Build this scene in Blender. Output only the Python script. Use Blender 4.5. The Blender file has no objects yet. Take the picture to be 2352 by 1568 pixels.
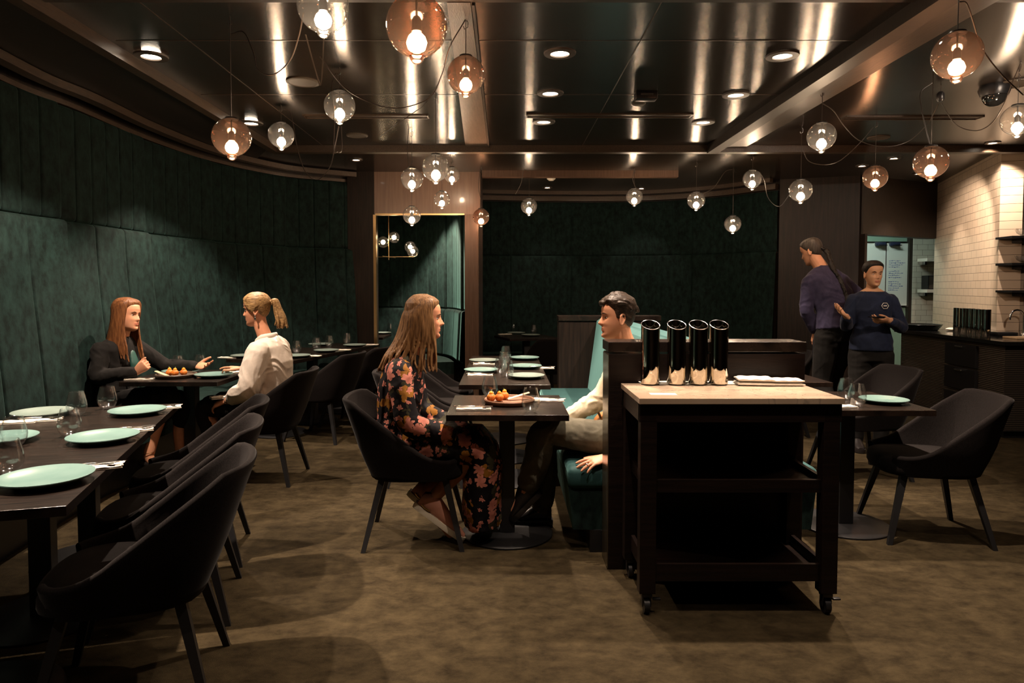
import bpy, bmesh, math, random
from mathutils import Vector, Matrix
from mathutils import noise as mnoise
R = random.Random(7)
sc = bpy.context.scene
COL = sc.collection
V = Vector
PI = math.pi
# ------------------------------------------------------------------ camera
FPX, CX, CY, HC = 1568.0, 1158.0, 725.0, 1.42
PITCH = math.atan(65.0 / FPX)
cam_d = bpy.data.cameras.new('camera')
cam = bpy.data.objects.new('camera', cam_d)
COL.objects.link(cam)
cam_d.sensor_width = 36.0
cam_d.lens = 36.0 * FPX / 2352.0
cam_d.shift_x = (1176 - CX) / 2352.0
cam_d.shift_y = (CY - 784) / 2352.0
cam_d.clip_start = 0.05
cam.location = (0, 0, HC)
cam.rotation_euler = (PI / 2 - PITCH, 0, 0)
sc.camera = cam


def ray(px, py):
    a = (px - CX) / FPX
    b = -(py - CY) / FPX
    return V((a, math.cos(PITCH) + b * math.sin(PITCH), -math.sin(PITCH) + b * math.cos(PITCH)))


def W(px, py, z):
    """the point at height z that the photograph shows at this pixel"""
    r = ray(px, py)
    t = (z - HC) / r.z
    return V((r.x * t, r.y * t, z))


def D(px, py, d):
    """the point at distance d into the room that the photograph shows at this pixel"""
    r = ray(px, py)
    t = d / r.y
    return V((r.x * t, d, HC + r.z * t))


# ------------------------------------------------------------------ materials
def base_mat(name):
    m = bpy.data.materials.new(name)
    m.use_nodes = True
    nt = m.node_tree
    b = nt.nodes['Principled BSDF']
    return m, nt, b


def N(nt, kind, **kw):
    n = nt.nodes.new(kind)
    for k, v in kw.items():
        if hasattr(n, k):
            setattr(n, k, v)
        else:
            n.inputs[k].default_value = v
    return n


def L(nt, a, b):
    nt.links.new(a, b)


def pm(name, col, rough=0.5, metal=0.0, spec=0.5, sheen=0.0, sheen_tint=None, coat=0.0):
    m, nt, b = base_mat(name)
    b.inputs['Base Color'].default_value = (*col, 1)
    b.inputs['Roughness'].default_value = rough
    b.inputs['Metallic'].default_value = metal
    b.inputs['Specular IOR Level'].default_value = spec
    if sheen:
        b.inputs['Sheen Weight'].default_value = sheen
        b.inputs['Sheen Roughness'].default_value = 0.35
        b.inputs['Sheen Tint'].default_value = (*(sheen_tint or (1, 1, 1)), 1)
    if coat:
        b.inputs['Coat Weight'].default_value = coat
        b.inputs['Coat Roughness'].default_value = 0.08
    return m


def nm(name, c1, c2, scale, stretch=(1, 1, 1), rough=0.6, detail=5, bump=0.0, bscale=None, lo=0.35, hi=0.65,
       metal=0.0, spec=0.5, sheen=0.0, sheen_tint=None, coat=0.0, distort=0.0, bstretch=None, bdist=0.01):
    """material with two colours mixed by a stretched noise, plus a noise bump"""
    m = pm(name, c1, rough, metal, spec, sheen, sheen_tint, coat)
    nt = m.node_tree
    b = nt.nodes['Principled BSDF']
    tc = N(nt, 'ShaderNodeTexCoord')
    mp = N(nt, 'ShaderNodeMapping')
    mp.inputs['Scale'].default_value = stretch
    L(nt, tc.outputs['Object'], mp.inputs['Vector'])
    no = N(nt, 'ShaderNodeTexNoise')
    no.inputs['Scale'].default_value = scale
    no.inputs['Detail'].default_value = detail
    no.inputs['Distortion'].default_value = distort
    L(nt, mp.outputs[0], no.inputs['Vector'])
    cr = N(nt, 'ShaderNodeValToRGB')
    cr.color_ramp.elements[0].position = lo
    cr.color_ramp.elements[1].position = hi
    cr.color_ramp.elements[0].color = (*c1, 1)
    cr.color_ramp.elements[1].color = (*c2, 1)
    L(nt, no.outputs['Fac'], cr.inputs['Fac'])
    L(nt, cr.outputs['Color'], b.inputs['Base Color'])
    if bump:
        mp2 = N(nt, 'ShaderNodeMapping')
        mp2.inputs['Scale'].default_value = bstretch or stretch
        L(nt, tc.outputs['Object'], mp2.inputs['Vector'])
        n2 = N(nt, 'ShaderNodeTexNoise')
        n2.inputs['Scale'].default_value = bscale or scale * 3
        n2.inputs['Detail'].default_value = 3
        L(nt, mp2.outputs[0], n2.inputs['Vector'])
        bp = N(nt, 'ShaderNodeBump')
        bp.inputs['Strength'].default_value = bump
        bp.inputs['Distance'].default_value = bdist
        L(nt, n2.outputs['Fac'], bp.inputs['Height'])
        L(nt, bp.outputs['Normal'], b.inputs['Normal'])
    return m


def glass(name, tint, scatter=0.0, edge=0.9, base=0.05, power=3.0, rough=0.09):
    """thin glass: clear or tinted, reflecting more at glancing angles"""
    m = bpy.data.materials.new(name)
    m.use_nodes = True
    nt = m.node_tree
    nt.nodes.clear()
    out = N(nt, 'ShaderNodeOutputMaterial')
    tr = N(nt, 'ShaderNodeBsdfTransparent')
    tr.inputs['Color'].default_value = (*tint, 1)
    gl = N(nt, 'ShaderNodeBsdfGlossy')
    gl.inputs['Roughness'].default_value = rough
    lw = N(nt, 'ShaderNodeLayerWeight')
    lw.inputs['Blend'].default_value = 0.5
    pw = N(nt, 'ShaderNodeMath', operation='POWER')
    pw.inputs[1].default_value = power
    L(nt, lw.outputs['Facing'], pw.inputs[0])
    ma = N(nt, 'ShaderNodeMath', operation='MULTIPLY_ADD')
    ma.inputs[1].default_value = edge
    ma.inputs[2].default_value = base
    L(nt, pw.outputs[0], ma.inputs[0])
    mx = N(nt, 'ShaderNodeMixShader')
    L(nt, ma.outputs[0], mx.inputs[0])
    src = tr.outputs[0]
    if scatter:
        df = N(nt, 'ShaderNodeBsdfTranslucent')
        df.inputs['Color'].default_value = (*tint, 1)
        m2 = N(nt, 'ShaderNodeMixShader')
        m2.inputs[0].default_value = scatter
        L(nt, tr.outputs[0], m2.inputs[1])
        L(nt, df.outputs[0], m2.inputs[2])
        src = m2.outputs[0]
    L(nt, src, mx.inputs[1])
    L(nt, gl.outputs[0], mx.inputs[2])
    L(nt, mx.outputs[0], out.inputs['Surface'])
    return m


def emit(name, col, s):
    m = bpy.data.materials.new(name)
    m.use_nodes = True
    nt = m.node_tree
    nt.nodes.clear()
    out = N(nt, 'ShaderNodeOutputMaterial')
    e = N(nt, 'ShaderNodeEmission')
    e.inputs['Color'].default_value = (*col, 1)
    e.inputs['Strength'].default_value = s
    L(nt, e.outputs[0], out.inputs['Surface'])
    return m


# ------------------------------------------------------------------ objects
def tag(o, label=None, cat=None, group=None, kind=None):
    if label:
        o['label'] = label
    if cat:
        o['category'] = cat
    if group:
        o['group'] = group
    if kind:
        o['kind'] = kind
    return o


def thing(name, loc, rz, label, cat, group=None):
    o = bpy.data.objects.new(name, None)
    o.empty_display_size = 0.1
    COL.objects.link(o)
    o.location = loc
    o.rotation_euler = (0, 0, rz)
    return tag(o, label, cat, group)


def obj(name, bm, mat, parent=None, smooth=True, origin=None, angle=40):
    """links a bmesh (or mesh) as ONE object; origin = world point its coordinates are moved back from"""
    if isinstance(bm, bmesh.types.BMesh):
        bmesh.ops.recalc_face_normals(bm, faces=bm.faces[:])
        if smooth:
            ca = math.cos(math.radians(angle))
            for f in bm.faces:
                f.smooth = True
            for e in bm.edges:
                if len(e.link_faces) == 2 and e.link_faces[0].normal.dot(e.link_faces[1].normal) < ca:
                    e.smooth = False
        me = bpy.data.meshes.new(name)
        bm.to_mesh(me)
        bm.free()
    else:
        me = bm
    o = bpy.data.objects.new(name, me)
    COL.objects.link(o)
    if mat is not None:
        me.materials.clear()
        me.materials.append(mat)
    if origin is not None:
        me.transform(Matrix.Translation(-V(origin)))
    if parent is not None:
        o.parent = parent
    return o


def single(name, bm, mat, loc, label, cat, group=None, rz=0, smooth=True):
    """a thing that is one mesh"""
    o = obj(name, bm, mat, None, smooth)
    o.location = loc
    o.rotation_euler = (0, 0, rz)
    return tag(o, label, cat, group)


def struct(name, bm, mat, parent=None, smooth=False, loc=None, rz=0):
    o = obj(name, bm, mat, parent, smooth)
    if loc is not None:
        o.location = loc
        o.rotation_euler = (0, 0, rz)
    if parent is None:
        o['kind'] = 'structure'
    return o


def dup(root, loc, rz, label, group=None):
    """a copy of a thing with copies of its parts and sub-parts"""
    r = root.copy()
    COL.objects.link(r)
    r.location = loc
    r.rotation_euler = (0, 0, rz)
    r['label'] = label
    if group:
        r['group'] = group
    for ch in list(root.children):
        c = ch.copy()
        COL.objects.link(c)
        c.parent = r
        for g in list(ch.children):
            d = g.copy()
            COL.objects.link(d)
            d.parent = c
    return r


# ------------------------------------------------------------------ shapes
def box(bm, c, s, rz=0, bev=0.0, mat=None):
    r = bmesh.ops.create_cube(bm, size=1)
    vs = r['verts']
    M = Matrix.Translation(V(c)) @ Matrix.Rotation(rz, 4, 'Z') @ Matrix.Diagonal((*s, 1))
    bmesh.ops.transform(bm, matrix=M, verts=vs)
    if bev:
        es = list({e for v in vs for e in v.link_edges})
        bmesh.ops.bevel(bm, geom=es, offset=bev, segments=2, affect='EDGES', profile=0.5)
    return vs


def bx(c, s, rz=0, bev=0.0):
    bm = bmesh.new()
    box(bm, c, s, rz, bev)
    return bm


def frame(t, hint=None):
    t = t.normalized()
    h = V(hint) if hint is not None else (V((0, 0, 1)) if abs(t.z) < 0.9 else V((0, 1, 0)))
    u = (h - t * h.dot(t))
    if u.length < 1e-6:
        u = t.orthogonal()
    u.normalize()
    return u, t.cross(u).normalized()


def loft(bm, rings, seg=14, caps=True):
    """rings: (centre, vector a, vector b) ellipses joined into one closed skin"""
    loops = []
    for c, a, b in rings:
        loops.append([bm.verts.new(c + a * math.cos(2 * PI * i / seg) + b * math.sin(2 * PI * i / seg)) for i in range(seg)])
    for A, B in zip(loops, loops[1:]):
        for i in range(seg):
            j = (i + 1) % seg
            bm.faces.new((A[i], A[j], B[j], B[i]))
    if caps:
        for lp, (c, a, b) in ((loops[0], rings[0]), (loops[-1], rings[-1])):
            cv = bm.verts.new(c)
            for i in range(seg):
                bm.faces.new((lp[i], lp[(i + 1) % seg], cv))


def tube(bm, pts, rad, seg=8, round_ends=False, hint=None, flat=1.0):
    """round tapering tube along points"""
    pts = [V(p) for p in pts]
    n = len(pts)
    if not isinstance(rad, (list, tuple)):
        rad = [rad] * n
    rings = []
    u0 = None
    for i, p in enumerate(pts):
        t = (pts[min(i + 1, n - 1)] - pts[max(i - 1, 0)])
        if t.length < 1e-9:
            t = V((0, 0, 1))
        u, v = frame(t, hint if (u0 is None or hint is not None) else u0)
        u0 = u
        if round_ends and i == 0:
            tn = t.normalized()
            rings.append((p - tn * rad[0] * 0.92, u * rad[0] * 0.38 * flat, v * rad[0] * 0.38))
            rings.append((p - tn * rad[0] * 0.6, u * rad[0] * 0.8 * flat, v * rad[0] * 0.8))
        rings.append((p, u * rad[i] * flat, v * rad[i]))
        if round_ends and i == n - 1:
            tn = t.normalized()
            rings.append((p + tn * rad[i] * 0.6, u * rad[i] * 0.8 * flat, v * rad[i] * 0.8))
            rings.append((p + tn * rad[i] * 0.92, u * rad[i] * 0.38 * flat, v * rad[i] * 0.38))
    loft(bm, rings, seg)


def lathe(bm, prof, seg=32, c=(0, 0, 0)):
    """profile of (radius, z) turned about the vertical axis"""
    c = V(c)
    rows = []
    for r, z in prof:
        if r < 1e-5:
            rows.append([bm.verts.new(c + V((0, 0, z)))])
        else:
            rows.append([bm.verts.new(c + V((r * math.cos(2 * PI * i / seg), r * math.sin(2 * PI * i / seg), z))) for i in range(seg)])
    for A, B in zip(rows, rows[1:]):
        for i in range(seg):
            j = (i + 1) % seg
            if len(A) == 1 and len(B) == 1:
                continue
            if len(A) == 1:
                bm.faces.new((A[0], B[i], B[j]))
            elif len(B) == 1:
                bm.faces.new((A[i], A[j], B[0]))
            else:
                bm.faces.new((A[i], A[j], B[j], B[i]))


def ell(bm, c, r, seg=16, rings=10, M=None):
    ret = bmesh.ops.create_uvsphere(bm, u_segments=seg, v_segments=rings, radius=1)
    T = Matrix.Translation(V(c)) @ (M or Matrix.Identity(4)) @ Matrix.Diagonal((*r, 1))
    bmesh.ops.transform(bm, matrix=T, verts=ret['verts'])


def prism(bm, poly, z0, z1):
    """plan polygon extruded upwards"""
    a = [bm.verts.new((p[0], p[1], z0)) for p in poly]
    b = [bm.verts.new((p[0], p[1], z1)) for p in poly]
    n = len(poly)
    bm.faces.new(a[::-1])
    bm.faces.new(b)
    for i in range(n):
        j = (i + 1) % n
        bm.faces.new((a[i], a[j], b[j], b[i]))


def catmull(pts, per=12):
    pts = [V(p) for p in pts]
    P = [pts[0] * 2 - pts[1]] + pts + [pts[-1] * 2 - pts[-2]]
    out = []
    for i in range(1, len(P) - 2):
        p0, p1, p2, p3 = P[i - 1:i + 3]
        for k in range(per):
            t = k / per
            out.append(0.5 * ((2 * p1) + (p2 - p0) * t + (2 * p0 - 5 * p1 + 4 * p2 - p3) * t * t + (3 * p1 - p0 - 3 * p2 + p3) * t ** 3))
    out.append(pts[-1])
    return out


def lerp_tab(tab, x):
    if x <= tab[0][0]:
        return tab[0][1]
    for (x0, y0), (x1, y1) in zip(tab, tab[1:]):
        if x <= x1:
            t = (x - x0) / (x1 - x0)
            return y0 + (y1 - y0) * t
    return tab[-1][1]


def sstep(x):
    x = max(0.0, min(1.0, x))
    return x * x * (3 - 2 * x)


# ------------------------------------------------------------------ palette
M = {}
M['carpet'] = nm('carpet', (0.0135, 0.0092, 0.0042), (0.064, 0.0475, 0.0235), 8.5, (1, 1.4, 1), 0.95, 14, 0.6, 260, 0.30, 0.72, spec=0.1, distort=0.15)
M['ceiling'] = nm('ceiling_veneer', (0.009, 0.0055, 0.0035), (0.021, 0.013, 0.008), 18, (1.2, 22, 1), 0.25, 4, 0.10, 60, spec=1.0, bstretch=(0.8, 14, 1), bdist=0.002)
for q_ in M['carpet'].node_tree.nodes:
    if q_.type == 'TEX_NOISE' and q_.inputs['Scale'].default_value < 50:
        q_.inputs['Roughness'].default_value = 0.72
b_ = M['ceiling'].node_tree.nodes['Principled BSDF']
b_.inputs['Anisotropic'].default_value = 0.90
b_.inputs['IOR'].default_value = 1.65
tg_ = N(M['ceiling'].node_tree, 'ShaderNodeTangent', direction_type='UV_MAP')
tg_.uv_map = 'grain'
L(M['ceiling'].node_tree, tg_.outputs[0], b_.inputs['Tangent'])
M['beam'] = nm('beam_wood', (0.030, 0.018, 0.011), (0.055, 0.034, 0.020), 12, (8, 1, 8), 0.38, 4, 0.05, 60)
M['darkwood'] = nm('dark_wood', (0.007, 0.0042, 0.0032), (0.017, 0.010, 0.0068), 6, (9, 9, 0.5), 0.45, 5, 0.12, 40, spec=0.3)
M['cartwood'] = nm('cart_wood', (0.006, 0.0035, 0.003), (0.012, 0.0065, 0.005), 6, (0.6, 9, 9), 0.42, 5, 0.1, 40, spec=0.22)
M['postwood'] = nm('post_wood', (0.085, 0.048, 0.032), (0.12, 0.07, 0.048), 7, (10, 10, 0.6), 0.35, 5, 0.08, 40, spec=0.5)
M['wedge'] = nm('grained_wood', (0.05, 0.034, 0.024), (0.10, 0.072, 0.053), 7, (11, 0.8, 1), 0.33, 6, 0.2, 30, distort=0.8)
M['tablewood'] = nm('table_wood', (0.0040, 0.0026, 0.0020), (0.0170, 0.0108, 0.0078), 5, (1, 12, 1), 0.27, 6, 0.14, 30, distort=1.2, spec=0.34, bdist=0.003)
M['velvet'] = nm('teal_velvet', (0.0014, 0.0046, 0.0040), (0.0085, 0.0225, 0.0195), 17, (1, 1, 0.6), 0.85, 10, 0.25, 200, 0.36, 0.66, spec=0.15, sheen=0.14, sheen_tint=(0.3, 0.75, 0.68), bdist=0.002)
for q_ in M['velvet'].node_tree.nodes:
    if q_.type == 'TEX_NOISE' and q_.inputs['Scale'].default_value < 50:
        q_.inputs['Roughness'].default_value = 0.68
M['seatvelvet'] = nm('teal_seat_velvet', (0.009, 0.040, 0.042), (0.017, 0.060, 0.061), 8, (1, 3, 1), 0.75, 6, 0.15, 120, 0.3, 0.7, spec=0.25, sheen=0.4, sheen_tint=(0.4, 0.85, 0.82), bdist=0.003)
M['chairfab'] = nm('charcoal_fabric', (0.0056, 0.0046, 0.0044), (0.0108, 0.0088, 0.0086), 220, (1, 1, 1), 0.9, 2, 0.3, 500, spec=0.08, sheen=0.05, bdist=0.001)
M['blackmetal'] = pm('black_metal', (0.010, 0.010, 0.011), 0.42, 0.0, 0.5)
M['steel'] = pm('cutlery_steel', (0.75, 0.72, 0.68), 0.16, 1.0)
M['chrome'] = pm('chrome', (0.6, 0.6, 0.6), 0.2, 1.0)
M['brass'] = pm('brass', (0.62, 0.42, 0.2), 0.28, 1.0)
M['plate'] = nm('celadon_glaze', (0.105, 0.190, 0.174), (0.135, 0.222, 0.205), 9, rough=0.26, spec=0.5)
M['plategreylit'] = nm('celadon_greyed_by_light', (0.13, 0.175, 0.155), (0.165, 0.21, 0.19), 9, rough=0.28)  # same celadon glaze, with the greying by the lighting put into its colour
M['linen'] = nm('white_linen', (0.62, 0.57, 0.49), (0.74, 0.69, 0.60), 30, rough=0.9, bump=0.3, bscale=300, bdist=0.001)
M['paper'] = pm('paper', (0.50, 0.44, 0.37), 0.8)
M['terracotta'] = nm('terracotta', (0.16, 0.07, 0.035), (0.23, 0.105, 0.055), 20, rough=0.6)
M['stoneware'] = nm('dark_stoneware', (0.05, 0.033, 0.022), (0.085, 0.058, 0.04), 20, rough=0.5)
M['croquette'] = nm('fried_crumb', (0.50, 0.11, 0.008), (0.72, 0.22, 0.02), 90, rough=0.6, bump=0.8, bscale=160, bdist=0.004)
M['sauce'] = pm('orange_sauce', (0.85, 0.30, 0.03), 0.25)
M['herb'] = pm('green_herb', (0.04, 0.10, 0.02), 0.6)
M['palewood'] = nm('pale_wood', (0.55, 0.38, 0.22), (0.68, 0.5, 0.32), 10, (1, 8, 8), 0.55)
M['glass'] = glass('clear_glass', (0.985, 0.99, 0.99), 0, 0.85, 0.09, 3.4, 0.11)
M['water'] = glass('water', (0.95, 0.97, 0.97), 0, 0.7, 0.04, 4)
M['smoked'] = glass('smoked_glass', (0.50, 0.47, 0.40), 0, 0.9, 0.12, 2.2)
M['globe'] = glass('clear_globe', (0.90, 0.87, 0.83), 0.007, 0.75, 0.05, 2.4)
M['amber'] = glass('amber_globe', (0.55, 0.325, 0.22), 0.013, 0.7, 0.05, 2.6)
M['bulb'] = emit('bulb_glow', (1.0, 0.73, 0.49), 230.0)
M['boothbulb'] = emit('booth_bulb_glow', (1.0, 0.75, 0.45), 40.0)
M['downglow'] = emit('downlight_glow', (1.0, 0.82, 0.62), 30.0)
M['black'] = pm('black_plastic', (0.008, 0.008, 0.009), 0.35)
M['cable'] = pm('black_cable', (0.03, 0.022, 0.016), 0.45)
M['marble'] = None
M['white'] = pm('white_plastic', (0.7, 0.66, 0.58), 0.5)
M['ringmetal'] = pm('downlight_ring', (0.05, 0.04, 0.033), 0.4)
M['grille'] = pm('speaker_grille', (0.06, 0.045, 0.032), 0.6)
M['kitchenwall'] = pm('kitchen_green_paint', (0.20, 0.32, 0.25), 0.6)
M['whiteboard'] = pm('whiteboard', (0.72, 0.78, 0.74), 0.25)
M['ink'] = pm('blue_ink', (0.08, 0.14, 0.38), 0.6)
M['granite'] = pm('black_granite', (0.008, 0.008, 0.008), 0.12, spec=0.6)
M['doorwhite'] = emit('kitchen_strip_light', (0.9, 1.0, 0.9), 4.0)


def marble():
    m = pm('marble', (0.6, 0.55, 0.47), 0.16, spec=0.5)
    nt = m.node_tree
    b = nt.nodes['Principled BSDF']
    tc = N(nt, 'ShaderNodeTexCoord')
    n1 = N(nt, 'ShaderNodeTexNoise')
    n1.inputs['Scale'].default_value = 3.2
    n1.inputs['Detail'].default_value = 5
    mp = N(nt, 'ShaderNodeMapping')
    mp.inputs['Scale'].default_value = (1, 2.4, 1)
    mp.inputs['Rotation'].default_value = (0, 0, 0.5)
    L(nt, tc.outputs['Object'], mp.inputs['Vector'])
    L(nt, mp.outputs[0], n1.inputs['Vector'])
    n1.inputs['Distortion'].default_value = 1.6
    cr = N(nt, 'ShaderNodeValToRGB')
    e = cr.color_ramp.elements
    e[0].position = 0.38
    e[0].color = (0.36, 0.272, 0.195, 1)
    e[1].position = 0.62
    e[1].color = (0.41, 0.315, 0.23, 1)
    k = e.new(0.505)
    k.color = (0.24, 0.195, 0.15, 1)
    k = e.new(0.488)
    k.color = (0.375, 0.286, 0.207, 1)
    k = e.new(0.524)
    k.color = (0.375, 0.286, 0.207, 1)
    L(nt, n1.outputs['Fac'], cr.inputs['Fac'])
    L(nt, cr.outputs['Color'], b.inputs['Base Color'])
    return m


M['marble'] = marble()


def tile_mat(name, c1, c2, mortar, w=0.175, h=0.088):
    """subway tiles laid over local x (along the wall) and z"""
    m = pm(name, c1, 0.3, spec=0.4)
    nt = m.node_tree
    b = nt.nodes['Principled BSDF']
    tc = N(nt, 'ShaderNodeTexCoord')
    sp = N(nt, 'ShaderNodeSeparateXYZ')
    cb = N(nt, 'ShaderNodeCombineXYZ')
    L(nt, tc.outputs['Object'], sp.inputs[0])
    L(nt, sp.outputs['X'], cb.inputs['X'])
    L(nt, sp.outputs['Z'], cb.inputs['Y'])
    br = N(nt, 'ShaderNodeTexBrick')
    br.inputs['Scale'].default_value = 1.0
    br.inputs['Brick Width'].default_value = w
    br.inputs['Row Height'].default_value = h
    br.inputs['Mortar Size'].default_value = 0.0022
    br.inputs['Mortar Smooth'].default_value = 0.2
    br.inputs['Color1'].default_value = (*c1, 1)
    br.inputs['Color2'].default_value = (*c2, 1)
    br.inputs['Mortar'].default_value = (*mortar, 1)
    L(nt, cb.outputs[0], br.inputs['Vector'])
    L(nt, br.outputs['Color'], b.inputs['Base Color'])
    bp = N(nt, 'ShaderNodeBump')
    bp.inputs['Strength'].default_value = 0.4
    bp.inputs['Distance'].default_value = 0.003
    bp.invert = True
    L(nt, br.outputs['Fac'], bp.inputs['Height'])
    L(nt, bp.outputs['Normal'], b.inputs['Normal'])
    return m


M['tile'] = tile_mat('cream_tile', (0.54, 0.43, 0.32), (0.59, 0.47, 0.355), (0.10, 0.07, 0.05))
M['tilefar'] = tile_mat('kitchen_tile', (0.50, 0.50, 0.42), (0.55, 0.54, 0.46), (0.12, 0.10, 0.08))


def louvre_mat():
    m = pm('ribbed_counter_front', (0.02, 0.016, 0.013), 0.5)
    nt = m.node_tree
    b = nt.nodes['Principled BSDF']
    tc = N(nt, 'ShaderNodeTexCoord')
    wv = N(nt, 'ShaderNodeTexWave')
    wv.bands_direction = 'Z'
    wv.inputs['Scale'].default_value = 18
    L(nt, tc.outputs['Object'], wv.inputs['Vector'])
    cr = N(nt, 'ShaderNodeValToRGB')
    cr.color_ramp.elements[0].color = (0.006, 0.005, 0.004, 1)
    cr.color_ramp.elements[1].color = (0.055, 0.042, 0.030, 1)
    L(nt, wv.outputs['Color'], cr.inputs['Fac'])
    L(nt, cr.outputs['Color'], b.inputs['Base Color'])
    bp = N(nt, 'ShaderNodeBump')
    bp.inputs['Strength'].default_value = 0.5
    bp.inputs['Distance'].default_value = 0.01
    L(nt, wv.outputs['Fac'], bp.inputs['Height'])
    L(nt, bp.outputs['Normal'], b.inputs['Normal'])
    return m


M['louvre'] = louvre_mat()
# ================================================================== THE SETTING
CEIL = 2.85
struct('floor', bx((1.6, 5.6, -0.05), (13.6, 15.4, 0.1)), M['carpet'])
bm = bx((1.6, 5.6, CEIL + 0.05), (13.6, 15.4, 0.1))
uv_ = bm.loops.layers.uv.new('grain')
for f_ in bm.faces:
    for l_ in f_.loops:
        l_[uv_].uv = (l_.vert.co.y, l_.vert.co.x)
struct('ceiling', bm, M['ceiling'])
ceil_o = bpy.data.objects['ceiling']
bm = bmesh.new()
for jy in (4.02, 5.13):
    box(bm, (-0.1, jy, CEIL - 0.0008), (4.3, 0.006, 0.0016))
for jx, jy0, jy1 in ((0.79, 3.47, 6.93), (-1.83, 3.47, 6.93)):
    box(bm, (jx, (jy0 + jy1) / 2, CEIL - 0.0008), (0.006, jy1 - jy0, 0.0016))
obj('panel_joints', bm, M['beam'], ceil_o, False)
struct('wall_rear', bx((1.6, -2.0, 1.42), (13.6, 0.1, 2.86)), M['darkwood'])
struct('wall_right', bx((8.3, 5.6, 1.42), (0.1, 15.4, 2.86)), M['darkwood'])


class Arc:
    """plan curve measured by its own length"""

    def __init__(self, pts, per=40):
        self.p = catmull([V((x, y, 0)) for x, y in pts], per)
        self.s = [0.0]
        for a, b in zip(self.p, self.p[1:]):
            self.s.append(self.s[-1] + (b - a).length)

    def at(self, s):
        s = max(0.0, min(self.s[-1], s))
        lo, hi = 0, len(self.s) - 1
        while hi - lo > 1:
            m = (lo + hi) // 2
            if self.s[m] <= s:
                lo = m
            else:
                hi = m
        t = (s - self.s[lo]) / max(1e-9, self.s[hi] - self.s[lo])
        p = self.p[lo].lerp(self.p[hi], t)
        i0, i1 = max(0, lo - 6), min(len(self.p) - 1, hi + 6)
        d = (self.p[i1] - self.p[i0]).normalized()
        return p, d

    def near(self, q):
        return min(range(len(self.p)), key=lambda i: (self.p[i] - V((q[0], q[1], 0))).length)


def velvet_tier(arc, side, z0, z1, off, panel, nseam, phase, saw, pillow, rows=16, groove=0.010, s0=0.0, s1=None):
    """one tier of padded panels along the arc; off(z) is how far it stands into the room"""
    s1 = arc.s[-1] if s1 is None else s1
    seams = []
    k = math.floor((s0 - phase) / panel)
    while phase + k * panel < s1 + panel:
        for j in range(nseam):
            q = phase + (k + j / nseam) * panel
            seams.append((q, j == 0))
        k += 1
    ss = {s0, s1}
    s = s0
    while s < s1:
        ss.add(round(s, 4))
        s += 0.05
    for q, big in seams:
        for e in (-0.035, -0.018, -0.009, -0.004, 0.0, 0.004, 0.009, 0.018, 0.035):
            if s0 < q + e < s1:
                ss.add(q + e)
    ss = sorted(ss)
    zs = []
    for i in range(rows + 1):
        zs.append(z0 + (z1 - z0) * i / rows)
    for e in (0.006, 0.016, 0.03):
        zs += [z0 + e, z1 - e]
    zs = sorted(zs)
    bm = bmesh.new()
    grid = []
    for s in ss:
        p, d = arc.at(s)
        n = V((-d.y, d.x, 0)) * side
        fr = ((s - phase) / panel) % 1.0
        o = saw * fr
        g = 0.0
        for q, big in seams:
            if abs(s - q) < 0.05:
                w = 0.011 if big else 0.007
                g += (groove * (1.7 if big else 1.0)) * math.exp(-((s - q) / w) ** 2)
        col = []
        for z in zs:
            e = min(z - z0, z1 - z)
            rr = pillow * (1 - math.sqrt(max(0.0, 1 - (1 - min(1, e / 0.04)) ** 2)))
            v = p + n * (off(z) + o - g - rr)
            col.append(bm.verts.new((v.x, v.y, z)))
        grid.append(col)
    for A, B in zip(grid, grid[1:]):
        for i in range(len(zs) - 1):
            bm.faces.new((A[i], A[i + 1], B[i + 1], B[i]))
    return bm


def strip(arc, side, o0, o1, z0, z1, s0=0.0, s1=None, step=0.12):
    """a rectangular moulding that follows the arc"""
    s1 = arc.s[-1] if s1 is None else s1
    bm = bmesh.new()
    n_ = max(2, int((s1 - s0) / step))
    prev = None
    for i in range(n_ + 1):
        p, d = arc.at(s0 + (s1 - s0) * i / n_)
        n = V((-d.y, d.x, 0)) * side
        q = [bm.verts.new((*(p + n * o).xy, z)) for o, z in ((o0, z0), (o1, z0), (o1, z1), (o0, z1))]
        if prev:
            for a in range(4):
                b = (a + 1) % 4
                bm.faces.new((prev[a], prev[b], q[b], q[a]))
        else:
            bm.faces.new(q)
        prev = q
    bm.faces.new(prev[::-1])
    return bm


# left wall: padded teal velvet curving round the dining room
wl = [W(x, y, 2.72) for x, y in ((5, 192), (160, 251), (320, 318), (475, 370), (640, 405), (805, 421))]
arcL = Arc([(-2.25, -0.6), (-2.7, 1.2), (-3.02, 2.8)] + [(p.x, p.y) for p in wl])
phL = arcL.s[arcL.near(W(312, 315, 2.72))]
wall_l = struct('wall_left', velvet_tier(arcL, -1, 1.90, 2.72, lambda z: 0.03, 1.12, 6, phL, 0.05, 0.025), M['velvet'], smooth=True)
low = lambda z: 0.04 + 0.10 * sstep((1.9 - z) / 1.6)
struct('lower_panel', velvet_tier(arcL, -1, 0.40, 1.90, low, 1.12, 3, phL, 0.085, 0.05, groove=0.014), M['velvet'], wall_l, True)
struct('backing_board', strip(arcL, -1, -0.20, -0.02, 0, 2.9), M['darkwood'], wall_l)
struct('trim_1', strip(arcL, -1, -0.02, 0.035, 2.725, 2.76), M['beam'])
struct('trim_2', strip(arcL, -1, 0.12, 0.20, 2.775, 2.83), M['beam'])
bm = bmesh.new()
side_poly = [(-4.6, -1.8), (-2.36, -1.8), (-2.36, 6.93), (-2.9, 7.9), (-4.6, 7.9)]
prism(bm, side_poly, 2.835, 2.849)
M['sidewood'] = nm('side_ceiling', (0.012, 0.008, 0.005), (0.020, 0.012, 0.008), 10, (1, 8, 1), 0.5, 4)
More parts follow.
